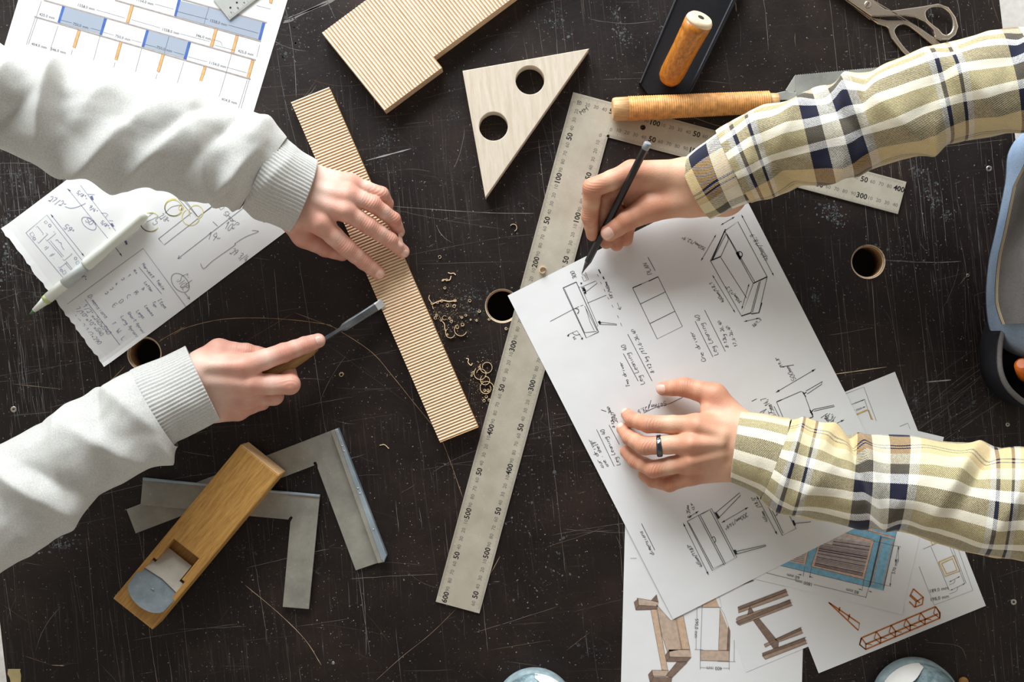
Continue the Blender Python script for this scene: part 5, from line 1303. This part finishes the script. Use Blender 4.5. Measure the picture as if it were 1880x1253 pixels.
# ------------------------------------------------------------------ sleeves
def sleeve_path(path):
    """path rows: (px, py, h, half px) or ('w', x, y, z, r)"""
    pts = []
    for q in path:
        if q[0] == 'w': pts.append(list(q[1:]))
        else: p = P(q[0], q[1], q[2]); pts.append([p[0], p[1], p[2], q[3] * (D - q[2] / 1000) / FPX])
    fine = np.array(catmull(pts, 40))
    s = np.concatenate([[0], np.cumsum(np.linalg.norm(np.diff(fine[:, :3], axis=0), axis=1))])
    return fine, s
def tube(root, name, fine, s, s0, s1, mat, folds, ns, nt_, vr=.86, cap0=True, cap1=False, rscale=None, ribs=None, noise_amp=.002, seed=0, skew=0.0, uvoff=0.0):
    ss = np.linspace(s0, s1, ns)
    ctr = np.stack([np.interp(ss, s, fine[:, k]) for k in range(4)], 1)
    Tn = np.gradient(ctr[:, :3], axis=0); Tn /= np.linalg.norm(Tn, axis=1)[:, None]
    V = []; UV = []; rows = []
    for i in range(ns):
        Sx = np.cross(Tn[i], (0, 0, 1.)); Sx /= np.linalg.norm(Sx); Ux = np.cross(Sx, Tn[i])
        rows.append((ctr[i, :3], Tn[i], Sx, Ux, ctr[i, 3]))
    def ring(i, extra=0.0, push=0.0):
        c, t_, Sx, Ux, r = rows[i]; out = []
        for k in range(nt_ + 1):
            th = 2 * math.pi * (k % nt_) / nt_; f = 0.0
            for (fs, ft, am, ws, wt, sl) in folds:
                dth = (th - math.radians(ft) + math.pi) % (2 * math.pi) - math.pi
                x = (ss[i] * 1000 - fs - sl * dth) / ws
                if abs(x) < 3 and abs(dth) < 3 * math.radians(wt): f += FK * am / 1000 * math.exp(-abs(x) ** 1.5 - (dth / math.radians(wt)) ** 2)
            p0 = Vector((ss[i] * 26 + seed, math.cos(th) * 1.6, math.sin(th) * 1.6))
            f += noise_amp * mnoise.noise(p0) + noise_amp * .5 * mnoise.noise(p0 * 2.3)
            rr = r * (rscale(ss[i]) if rscale else 1) + f + extra
            if ribs: rr += ribs[1] * math.cos(th * ribs[0])
            p = c + Sx * rr * math.cos(th) + Ux * rr * vr * math.sin(th) + t_ * (push + skew * math.cos(th) * rr)
            out.append(p)
        return out
    def add(pts, u):
        for k, p in enumerate(pts): V.append(p); UV.append((u, k / nt_))
    if cap0:
        add(ring(0, -.0045, .016), ss[0] * 10 - .15); add(ring(0, -.0028, .0006), ss[0] * 10 - .02); add(ring(0, -.0009, -.0004), ss[0] * 10 - .01)
    for i in range(ns): add(ring(i), ss[i] * 10)
    if cap1: add(ring(ns - 1, -.003, .001), ss[-1] * 10); add(ring(ns - 1, -.9 * rows[-1][4], .004), ss[-1] * 10)
    V = np.array(V); n = len(V) // (nt_ + 1); w = nt_ + 1
    rm = ctr[:, 3].mean() * 2 * math.pi * 10
    UV = np.array(UV); UV[:, 1] = UV[:, 1] * rm + uvoff
    i_ = np.arange(n - 1)[:, None] * w; k_ = np.arange(nt_)[None, :]
    b0 = (i_ + k_).ravel()
    F = np.stack([b0, b0 + 1, b0 + 1 + w, b0 + w], 1)
    # section order S->U with T: outward normals
    o = mk(name, V, F[:, ::-1], mat, root, True, uv=UV)
    bm = bmesh.new(); bm.from_mesh(o.data); bmesh.ops.remove_doubles(bm, verts=bm.verts, dist=1e-6); bmesh.ops.recalc_face_normals(bm, faces=bm.faces); bm.to_mesh(o.data); bm.free()
    return o
FK = 1.7
def rfolds(seed, n, s0, s1, amp=(2, 5)):
    r = random.Random(seed)
    return [(r.uniform(s0, s1), r.uniform(0, 360), r.uniform(*amp) * r.choice([1, 1, -1]), r.uniform(7, 18), r.uniform(35, 75), r.uniform(-28, 28)) for _ in range(n)]

def knit_mat(name, rib=False):
    m, nt, b = nmat(name)
    tc = N(nt, 'ShaderNodeTexCoord'); uv = N(nt, 'ShaderNodeUVMap', uv_map='uv')
    n1 = N(nt, 'ShaderNodeTexNoise', {'Vector': tc.outputs['Object'], 'Scale': 700.0, 'Detail': 4.0, 'Roughness': .6})
    mp = N(nt, 'ShaderNodeMapping', {'Vector': uv.outputs[0], 'Scale': (60, 260, 1)})
    n2 = N(nt, 'ShaderNodeTexNoise', {'Vector': mp.outputs[0], 'Scale': 2.0, 'Detail': 2.0})
    f = math_(nt, 'ADD', math_(nt, 'MULTIPLY', n1.outputs[0], .6), math_(nt, 'MULTIPLY', n2.outputs[0], .4))
    nt.links.new(ramp(nt, f, [(.34, C(182, 181, 174)), (.66, C(216, 215, 210))]), b.inputs['Base Color'])
    b.inputs['Roughness'].default_value = .95; b.inputs['Specular IOR Level'].default_value = .1
    b.inputs['Sheen Weight'].default_value = .25; b.inputs['Sheen Roughness'].default_value = .5
    bump(nt, b, f, .35, .0008)
    return m
KNIT = knit_mat('grey_fleece')
fA, sA = sleeve_path([(556, 360, 52, 70), (515, 338, 62, 72), (470, 308, 70, 76), (410, 282, 82, 88), (300, 250, 100, 93), (150, 220, 118, 99), (0, 176, 138, 98), (-130, 130, 165, 104), ('w', -.70, .27, ZT + .24, .068), ('w', -.80, .235, ZT + .32, .075)])
la = 1.0
def cuff_in(s0, w): return lambda s: 1.0 if s > s0 + w else .93 + .07 * max(0, (s - s0) / w)
tube(PL, 'ribbed_cuff', fA, sA, 0, .052, KNIT, [(40, 100, 3, 10, 50, 10), (30, 200, 3, 9, 40, -12)], 40, 264, .80, True, False, None, (66, .00055), .0012, 3, .10)
tube(PL, 'sleeve', fA, sA, .048, sA[-1], KNIT,
     [(70, 20, 7, 16, 60, 10), (62, 150, 8, 12, 45, -14), (82, 120, 6, 9, 55, 18), (98, 60, -5, 10, 60, 24), (112, 110, 6, 14, 50, -26), (140, 70, -6, 13, 45, 30), (165, 125, 7, 12, 60, 34), (190, 80, -8, 20, 45, -16), (222, 140, 9, 14, 60, 40), (250, 95, -9, 16, 40, -8), (270, 75, 11, 12, 50, -6),
      (300, 120, -8, 20, 45, 30), (330, 100, 9, 16, 55, 24), (120, 175, 6, 20, 40, 20), (200, 180, 7, 26, 40, -10), (85, 190, 7, 10, 40, 10)] + rfolds(4, 10, 60, 380, (1.5, 3)), 230, 160, .84, False, True, lambda s: .97 + .05 * math.exp(-((s - .075) / .02) ** 2), None, .0022, 1)
fB, sB = sleeve_path([(372, 704, 58, 74), (325, 728, 66, 76), (270, 757, 74, 82), (200, 803, 84, 85), (100, 865, 98, 92), (0, 932, 112, 104), (-110, 1000, 140, 112), ('w', -.68, -.27, ZT + .22, .070), ('w', -.79, -.25, ZT + .31, .076)])
tube(PL, 'ribbed_cuff', fB, sB, 0, .060, KNIT, [(45, 160, -3, 12, 40, 10)], 44, 272, .82, True, False, None, (68, .00055), .0012, 9, -.06)
tube(PL, 'sleeve', fB, sB, .056, sB[-1], KNIT,
     [(72, 170, 9, 12, 40, 6), (78, 60, 5, 11, 60, -14), (96, 40, -5, 10, 45, 20), (112, 110, 6, 13, 60, -24), (130, 140, -6, 14, 45, 24), (150, 70, 7, 13, 55, 26), (172, 110, -6, 12, 45, -20), (190, 165, 8, 16, 40, 16), (205, 80, 8, 14, 60, -24), (232, 120, -7, 16, 50, 20), (260, 90, 9, 16, 55, 26), (290, 130, -6, 18, 45, -18)] + rfolds(8, 10, 80, 380, (1.5, 3)), 210, 160, .86, False, True, lambda s: .98 + .05 * math.exp(-((s - .085) / .022) ** 2), None, .0022, 5)

FK = 1.35
def plaid_mat(name, ring_shift, len_shift, cuff=False):
    m, nt, b = nmat(name)
    uv = N(nt, 'ShaderNodeUVMap', uv_map='uv')
    sep = N(nt, 'ShaderNodeSeparateXYZ', {'Vector': uv.outputs[0]})
    tc = N(nt, 'ShaderNodeTexCoord')
    cream, white, tan, olive, navy, dark, grey = C(230, 216, 176), C(244, 240, 228), C(202, 168, 108), C(46, 38, 10), C(20, 38, 84), C(32, 28, 28), C(118, 106, 62)
    per = 2.0                                    # one repeat = 200 mm
    fu = math_(nt, 'FRACT', math_(nt, 'ADD', math_(nt, 'DIVIDE', sep.outputs[0], per), ring_shift))
    fv = math_(nt, 'FRACT', math_(nt, 'ADD', math_(nt, 'DIVIDE', sep.outputs[1], 1.6), len_shift))
    ringc = ramp(nt, fu, [(0, cream), (.10, white), (.128, navy), (.146, cream), (.204, navy), (.222, white), (.25, cream), (.46, navy), (.545, white), (.63, navy), (.715, white), (.76, cream)], 'CONSTANT')
    lenc = ramp(nt, fv, [(0, tan), (.045, dark), (.057, tan), (.078, dark), (.090, tan), (.26, olive), (.40, white), (.46, grey), (.58, white), (.65, olive), (.76, white), (.83, grey), (.91, cream)], 'CONSTANT')
    tw = math_(nt, 'FRACT', math_(nt, 'MULTIPLY', math_(nt, 'ADD', sep.outputs[0], math_(nt, 'MULTIPLY', sep.outputs[1], 1.0)), 52.0))
    nz = N(nt, 'ShaderNodeTexNoise', {'Vector': tc.outputs['Object'], 'Scale': 600.0, 'Detail': 3.0})
    ff = N(nt, 'ShaderNodeMapRange', {'Value': math_(nt, 'ADD', tw, math_(nt, 'MULTIPLY', math_(nt, 'SUBTRACT', nz.outputs[0], .5), .5)), 'From Min': .32, 'From Max': .56}).outputs[0]
    col = mixc(nt, ff, ringc, lenc)
    n3 = N(nt, 'ShaderNodeTexNoise', {'Vector': tc.outputs['Object'], 'Scale': 90.0, 'Detail': 4.0})
    col = mixc(nt, .22, col, ramp(nt, n3.outputs[0], [(.3, (.6, .6, .6, 1)), (.7, (1, 1, 1, 1))]), 'MULTIPLY')
    nt.links.new(col, b.inputs['Base Color'])
    b.inputs['Roughness'].default_value = .9; b.inputs['Specular IOR Level'].default_value = .12
    b.inputs['Sheen Weight'].default_value = .2
    bump(nt, b, math_(nt, 'ADD', math_(nt, 'MULTIPLY', tw, .5), nz.outputs[0]), .45, .0006)
    return m
fC, sC = sleeve_path([(1280, 348, 52, 60), (1320, 322, 64, 66), (1400, 284, 80, 78), (1540, 243, 104, 84), (1700, 184, 130, 90), (1880, 140, 158, 96), (2030, 100, 185, 102), ('w', .66, .30, ZT + .25, .068), ('w', .74, .25, ZT + .33, .075)])
PLC = plaid_mat('plaid_flannel', .835, .97); PLCC = plaid_mat('plaid_cuff', .40, .55)
tube(PR, 'cuff', fC, sC, 0, .050, PLCC, [(20, 60, 2, 12, 60, 0)], 30, 120, .84, True, False, None, None, .001, 2, -.10, .3)
tube(PR, 'sleeve', fC, sC, .046, sC[-1], PLC,
     [(70, 100, 5, 12, 60, 20), (92, 60, -5, 14, 50, -20), (120, 130, 6, 14, 50, 30), (150, 45, 8, 14, 40, 20), (165, 100, -6, 12, 60, -22), (178, 150, 8, 9, 45, 18), (190, 120, -6, 8, 50, 18), (215, 70, 7, 16, 50, -24), (240, 30, 8, 14, 40, 10), (262, 110, -5, 16, 50, 24), (290, 80, 7, 15, 50, -26), (330, 120, -6, 16, 50, 20), (350, 60, 7, 14, 50, 20)] + rfolds(15, 12, 60, 420, (1.5, 3)), 220, 150, .86, False, True, lambda s: 1.0 + .04 * math.exp(-((s - .075) / .025) ** 2), None, .0025, 7)
fD, sD = sleeve_path([(1352, 820, 50, 66), (1400, 834, 58, 72), (1455, 854, 66, 84), (1555, 878, 82, 85), (1660, 888, 98, 88), (1780, 912, 118, 97), (1880, 926, 136, 104), (2030, 950, 170, 108), ('w', .67, -.22, ZT + .25, .070), ('w', .75, -.24, ZT + .33, .076)])
PLD = plaid_mat('plaid_flannel_lower', .835, .15); PLDC = plaid_mat('plaid_cuff_lower', .80, .12)
tube(PR, 'cuff', fD, sD, 0, .048, PLDC, [(24, 100, 2, 14, 60, 0)], 30, 120, .84, True, False, None, None, .001, 12, .12, .2)
tube(PR, 'sleeve', fD, sD, .044, sD[-1], PLD,
     [(58, 110, 6, 10, 70, 0), (80, 60, 5, 12, 50, 24), (92, 150, 6, 12, 40, 10), (112, 100, -4, 14, 60, -20), (128, 110, -9, 7, 80, -12), (140, 110, 7, 9, 80, -12), (165, 60, 5, 16, 50, 22), (200, 110, 4, 18, 50, -20), (228, 130, 8, 12, 60, 20), (246, 130, -7, 10, 50, 20), (275, 90, 7, 16, 55, 26), (300, 60, -5, 16, 50, -20), (330, 110, 6, 16, 60, 20)] + rfolds(23, 12, 60, 420, (1.5, 3)), 220, 150, .86, False, True, lambda s: 1.0 + .05 * math.exp(-((s - .075) / .025) ** 2), None, .0025, 17)
# ------------------------------------------------------------------ denim apron and pouch at the right edge
def denim_mat(name, c1, c2):
    m, nt, b = nmat(name)
    tc = N(nt, 'ShaderNodeTexCoord')
    mp = N(nt, 'ShaderNodeMapping', {'Vector': tc.outputs['Object'], 'Rotation': (0, .8, .6), 'Scale': (1, 6, 1)})
    n1 = N(nt, 'ShaderNodeTexNoise', {'Vector': mp.outputs[0], 'Scale': 420.0, 'Detail': 2.0})
    n2 = N(nt, 'ShaderNodeTexNoise', {'Vector': tc.outputs['Object'], 'Scale': 18.0, 'Detail': 5.0})
    f = math_(nt, 'ADD', math_(nt, 'MULTIPLY', n1.outputs[0], .45), math_(nt, 'MULTIPLY', n2.outputs[0], .55))
    nt.links.new(ramp(nt, f, [(.34, c1), (.66, c2)]), b.inputs['Base Color'])
    b.inputs['Roughness'].default_value = .9; b.inputs['Specular IOR Level'].default_value = .15
    bump(nt, b, n1.outputs[0], .4, .0006)
    return m
DEN = denim_mat('denim_blue', C(120, 140, 166), C(164, 182, 204)); DEN2 = denim_mat('denim_grey', C(92, 88, 86), C(128, 124, 122)); DARK = denim_mat('pouch_black', C(20, 20, 24), C(44, 44, 50))
def loft(name, rings, mat, root, cap=True):
    V = []; F = []; n = len(rings[0])
    for r in rings: V += [list(p) for p in r]
    for i in range(len(rings) - 1):
        for k in range(n): F.append([i * n + k, i * n + (k + 1) % n, (i + 1) * n + (k + 1) % n, (i + 1) * n + k])
    if cap: F += [list(range(n))[::-1], [(len(rings) - 1) * n + k for k in range(n)]]
    o = mk(name, V, F, mat, root, True)
    bm = bmesh.new(); bm.from_mesh(o.data); bmesh.ops.recalc_face_normals(bm, faces=bm.faces); bm.to_mesh(o.data); bm.free()
    return o
front = catmull([(1990, 205), (1900, 232), (1862, 272), (1854, 335), (1836, 425), (1824, 480), (1819, 545), (1826, 605), (1850, 640), (1900, 660), (2010, 670)], 6)
def ap_ring(h, grow, sh=0.0):
    base = [P(x, y, 45)[:2] for x, y in front]
    c = np.array([.78, P(0, 450, 45)[1]])
    out = [c + (q - c) * grow + np.array([sh, 0]) for q in base]
    back = [np.array([.80, out[-1][1] - .02]), np.array([.84, c[1]]), np.array([.80, out[0][1] + .02])]
    return [(q[0], q[1], ZT + h / 1000) for q in out + back]
loft('apron', [ap_ring(34, .985), ap_ring(30, .995), ap_ring(36, 1.0), ap_ring(60, 1.0), ap_ring(120, .99, .004), ap_ring(220, .97, .012), ap_ring(330, .95, .02), ap_ring(380, .90, .03), ap_ring(400, .75, .05)], DEN, PR)
def strip_on(name, pts_low, pts_high, hl_, hh_, th_, mat):
    lo = [P(x, y, hl_) for x, y in pts_low]; hi = [P(x, y, hh_) for x, y in pts_high]
    V = []; F = []; n = len(lo)
    for off in (0, 1):
        for row in (lo, hi):
            for p in row: V.append(p + np.array([off * th_, 0, 0]))
    for i in range(n - 1):
        F += [[i, i + 1, n + i + 1, n + i], [2 * n + i, 3 * n + i, 3 * n + i + 1, 2 * n + i + 1], [i, 2 * n + i, 2 * n + i + 1, i + 1], [n + i, n + i + 1, 3 * n + i + 1, 3 * n + i]]
    F += [[0, n, 3 * n, 2 * n], [n - 1, 3 * n - 1, 4 * n - 1, 2 * n - 1]]
    o = mk(name, V, F, mat, PR, True)
    bm = bmesh.new(); bm.from_mesh(o.data); bmesh.ops.recalc_face_normals(bm, faces=bm.faces); bm.to_mesh(o.data); bm.free()
    return o
fr = [q for q in front if 300 < q[1] < 600]
def on_front(q, h, dx): p = P(q[0], q[1], 45); return np.array([p[0] - dx, p[1], ZT + h / 1000])
def pocket(name, pts, lows, hh_, dx, th_, mat):
    n = len(pts); V = []; F = []
    for off in (0, th_):
        for k in (0, 1):
            for q, l in zip(pts, lows): V.append(on_front(q, hh_ if k else l, dx - off))
    for i in range(n - 1):
        F += [[i, i + 1, n + i + 1, n + i], [2 * n + i, 3 * n + i, 3 * n + i + 1, 2 * n + i + 1], [i, 2 * n + i, 2 * n + i + 1, i + 1], [n + i, n + i + 1, 3 * n + i + 1, 3 * n + i]]
    F += [[0, n, 3 * n, 2 * n], [n - 1, 3 * n - 1, 4 * n - 1, 2 * n - 1]]
    o = mk(name, V, F, mat, PR)
    bm = bmesh.new(); bm.from_mesh(o.data); bmesh.ops.recalc_face_normals(bm, faces=bm.faces); bm.to_mesh(o.data); bm.free()
    return o
lw = [66 + 26 * max(0, (345 - q[1]) / 45) + 10 * max(0, (q[1] - 560) / 40) for q in fr]
o = pocket('apron_pocket', fr, lw, 190, .006, .004, DEN2); o['label'] = 'grey stitched pocket panel on the denim apron'
stitch = Ink(0); STM = simple('stitch_thread', C(206, 186, 150), .8)
def thread(name, pts, h):
    q = [P(x, y, h) for x, y in catmull(pts, 6)]; V = []; F = []
    for i, p in enumerate(q):
        for dx, dz in ((-.0012, 0), (0, .0008), (.0004, -.0004)): V.append(p + np.array([dx, 0, dz]))
    for i in range(len(q) - 1):
        if i % 2: continue
        for e in range(3): F.append([3 * i + e, 3 * i + (e + 1) % 3, 3 * i + 3 + (e + 1) % 3, 3 * i + 3 + e])
    tag(mk(name, V, F, STM, PR), kind='stuff')
for dz in (4, 7):
    V = []; F = []
    for i, (q, l) in enumerate(zip(fr, lw)):
        for zz_ in (0, 1): V.append(on_front(q, l + dz + zz_, .0066))
        for zz_ in (1, 0): V.append(on_front(q, l + dz + zz_, .0058))
    for i in range(len(fr) - 1):
        for k in range(4): F.append([4 * i + k, 4 * i + (k + 1) % 4, 4 * i + 4 + (k + 1) % 4, 4 * i + 4 + k])
    tag(mk('pocket_stitching', V, F, STM, PR), kind='stuff')
rim_o = catmull([(1905, 560), (1862, 570), (1842, 600), (1833, 640), (1836, 690), (1860, 728), (1905, 752), (1990, 745), (1990, 570)], 6, True)
rim_i = catmull([(1905, 570), (1868, 578), (1849, 604), (1840, 642), (1843, 686), (1864, 720), (1905, 742), (1980, 735), (1980, 578)], 6, True)
pr = lambda pts, h, px0=None: [tuple(P(x, y, 60)[:2]) + (ZT + h / 1000,) for x, y in pts]
n_ = len(rim_o)
rings = [pr(rim_o, 16), pr(rim_o, 58), pr([((a[0] * 2 + b[0]) / 3, (a[1] * 2 + b[1]) / 3) for a, b in zip(rim_o, rim_i)], 61), pr(rim_i, 60), pr(rim_i, 24)]
loft('tool_pouch', rings, DARK, PR, True)
loft('pouch_rim', [pr(rim_o, 56), pr(rim_o, 60), pr([((a[0] + b[0]) / 2, (a[1] + b[1]) / 2) for a, b in zip(rim_o, rim_i)], 63), pr(rim_i, 61)], DEN2, PR, False)
T = Thing('tool_handle', tuple(P(1880, 690, 40)), 'bright orange tool handle sticking out of the black apron pouch', 'tool')
a = P(1890, 700, 30); b = P(1876, 668, 78); L = np.linalg.norm(b - a)
lathe('grip', a, b, [(0, .006), (L * .2, .0085), (L * .6, .0095), (L * .9, .0085), (L, .005)], simple('orange_plastic', C(226, 112, 30), .3, 0, .08), T, 20)
lathe('grip_ring', a, b, [(L * .32, .0098), (L * .36, .0100), (L * .4, .0098)], DARK, T, 20)

# ------------------------------------------------------------------ the shoes of whoever stands at the near edge
def shoe_mat():
    m, nt, b = nmat('worn_teal_leather')
    tc = N(nt, 'ShaderNodeTexCoord')
    n1 = N(nt, 'ShaderNodeTexNoise', {'Vector': tc.outputs['Object'], 'Scale': 55.0, 'Detail': 7.0, 'Roughness': .7})
    nt.links.new(ramp(nt, n1.outputs[0], [(.35, C(70, 78, 82)), (.5, C(112, 134, 140)), (.68, C(164, 182, 184))]), b.inputs['Base Color'])
    b.inputs['Roughness'].default_value = .6; bump(nt, b, n1.outputs[0], .3, .0008)
    return m
SHM = shoe_mat(); SOLE = simple('shoe_sole_grey', C(134, 150, 154), .7, 0, .2, 120, .2); WHT = simple('shoe_white_band', C(226, 224, 218), .5, 0, .05, 60); INS = simple('shoe_lining', C(40, 40, 44), .9)
def shoe(px, py, rpx, ang, mir, label):
    k = (D - .03) / FPX
    c = P(px, py, 0); u = np.array([math.sin(ang), math.cos(ang)]); s_ = np.array([u[1], -u[0]]) * mir
    r = rpx * k
    T = Thing('shoe', tuple(c), label, 'shoe', 'shoes at the near edge')
    def pt(f, l, h): return np.array([*(c[:2] + u * f + s_ * l), ZT + h])
    # outline of the foot: f forward (toe at +r), l sideways
    outl = [(r * math.sin(t), r * math.cos(t)) for t in np.linspace(0, math.pi, 15)]
    outl += [(-.05, -r * .97), (-.11, -r * .80), (-.17, -r * .72), (-.205, -r * .5), (-.218, 0), (-.205, r * .5), (-.17, r * .72), (-.11, r * .86), (-.05, r)]
    fo = [(p[0], p[1]) for p in catmull(outl, 3, True)]
    def rg(grow, h): return [pt(f * grow + (grow - 1) * .0, l * grow, h) for f, l in fo]
    loft('sole', [rg(1.0, .0005), rg(1.075, .004), rg(1.075, .017), rg(1.04, .0205)], SOLE, T)
    S = Sdf()
    S.group([(pt(-.0, 0, .024), pt(.006, 0, .024), r * .90, r * .80), (pt(-.06, -.002, .03), pt(0, 0, .028), r * .86, r * .90), (pt(-.16, 0, .034), pt(-.06, 0, .036), r * .70, r * .82), (pt(-.15, 0, .06), pt(-.07, 0, .048), r * .62, r * .70), (pt(-.165, 0, .085), pt(-.125, 0, .082), r * .60, r * .56)], .02, .02)
    V, F = S.mesh(.0026)
    V[:, 2] = np.maximum(V[:, 2], ZT + .0195)
    V[:, 2] = ZT + .0195 + (V[:, 2] - ZT - .0195) * .78
    mk('upper', V, F, SHM, T, True)
    ar = [t for t in np.linspace(.10, 1.52, 16)]
    inner = [pt(r * 1.03 * math.sin(t), r * 1.03 * math.cos(t), .033) for t in ar]; outer = [pt(r * 1.04 * math.sin(t), r * 1.04 * math.cos(t), .0215) for t in ar]; top = [pt(r * .88 * math.sin(t), r * .88 * math.cos(t), .0490) for t in ar]
    top = [i0 + (t0 - i0) * math.sin(math.pi * min(.5, .02 + k / (len(ar) - 1) * 1.4 if k < len(ar) / 2 else .02 + (len(ar) - 1 - k) / (len(ar) - 1) * 1.4)) for k, (i0, t0) in enumerate(zip(inner, top))]
    n = len(ar); FF = []
    for i in range(n - 1): FF += [[i, i + 1, n + i + 1, n + i], [n + i, n + i + 1, 2 * n + i + 1, 2 * n + i]]
    V2 = outer + inner + top; m2 = len(V2)
    V2 = V2 + [p - np.array([0, 0, .004]) for p in V2]; FF = FF + [[m2 + t for t in f[::-1]] for f in FF]
    mk('toe_band', V2, FF, WHT, T, True)
    lathe('lining', pt(-.145, 0, .105), pt(-.145, 0, .125), [(0, r * .42), (.0105, r * .46), (.012, r * .44)], INS, T, 24)
shoe(981, 1296, 69, -.05, 1, 'worn teal shoe toe at the bottom edge, left of the paper pile')
shoe(1674, 1282, 74, .04, -1, 'worn teal shoe toe at the bottom edge below the lattice beam sheet')
c = P(1768, 1252, 0); o = lathe('orange_plug', c, c + np.array([0, 0, .003]), [(0, .0055), (.002, .0055), (.003, .004)], simple('cork_orange', C(176, 128, 70), .7, 0, .2, 200), None, 20)
tag(o, 'small ochre wooden plug beside the right shoe at the bottom edge', 'plug')
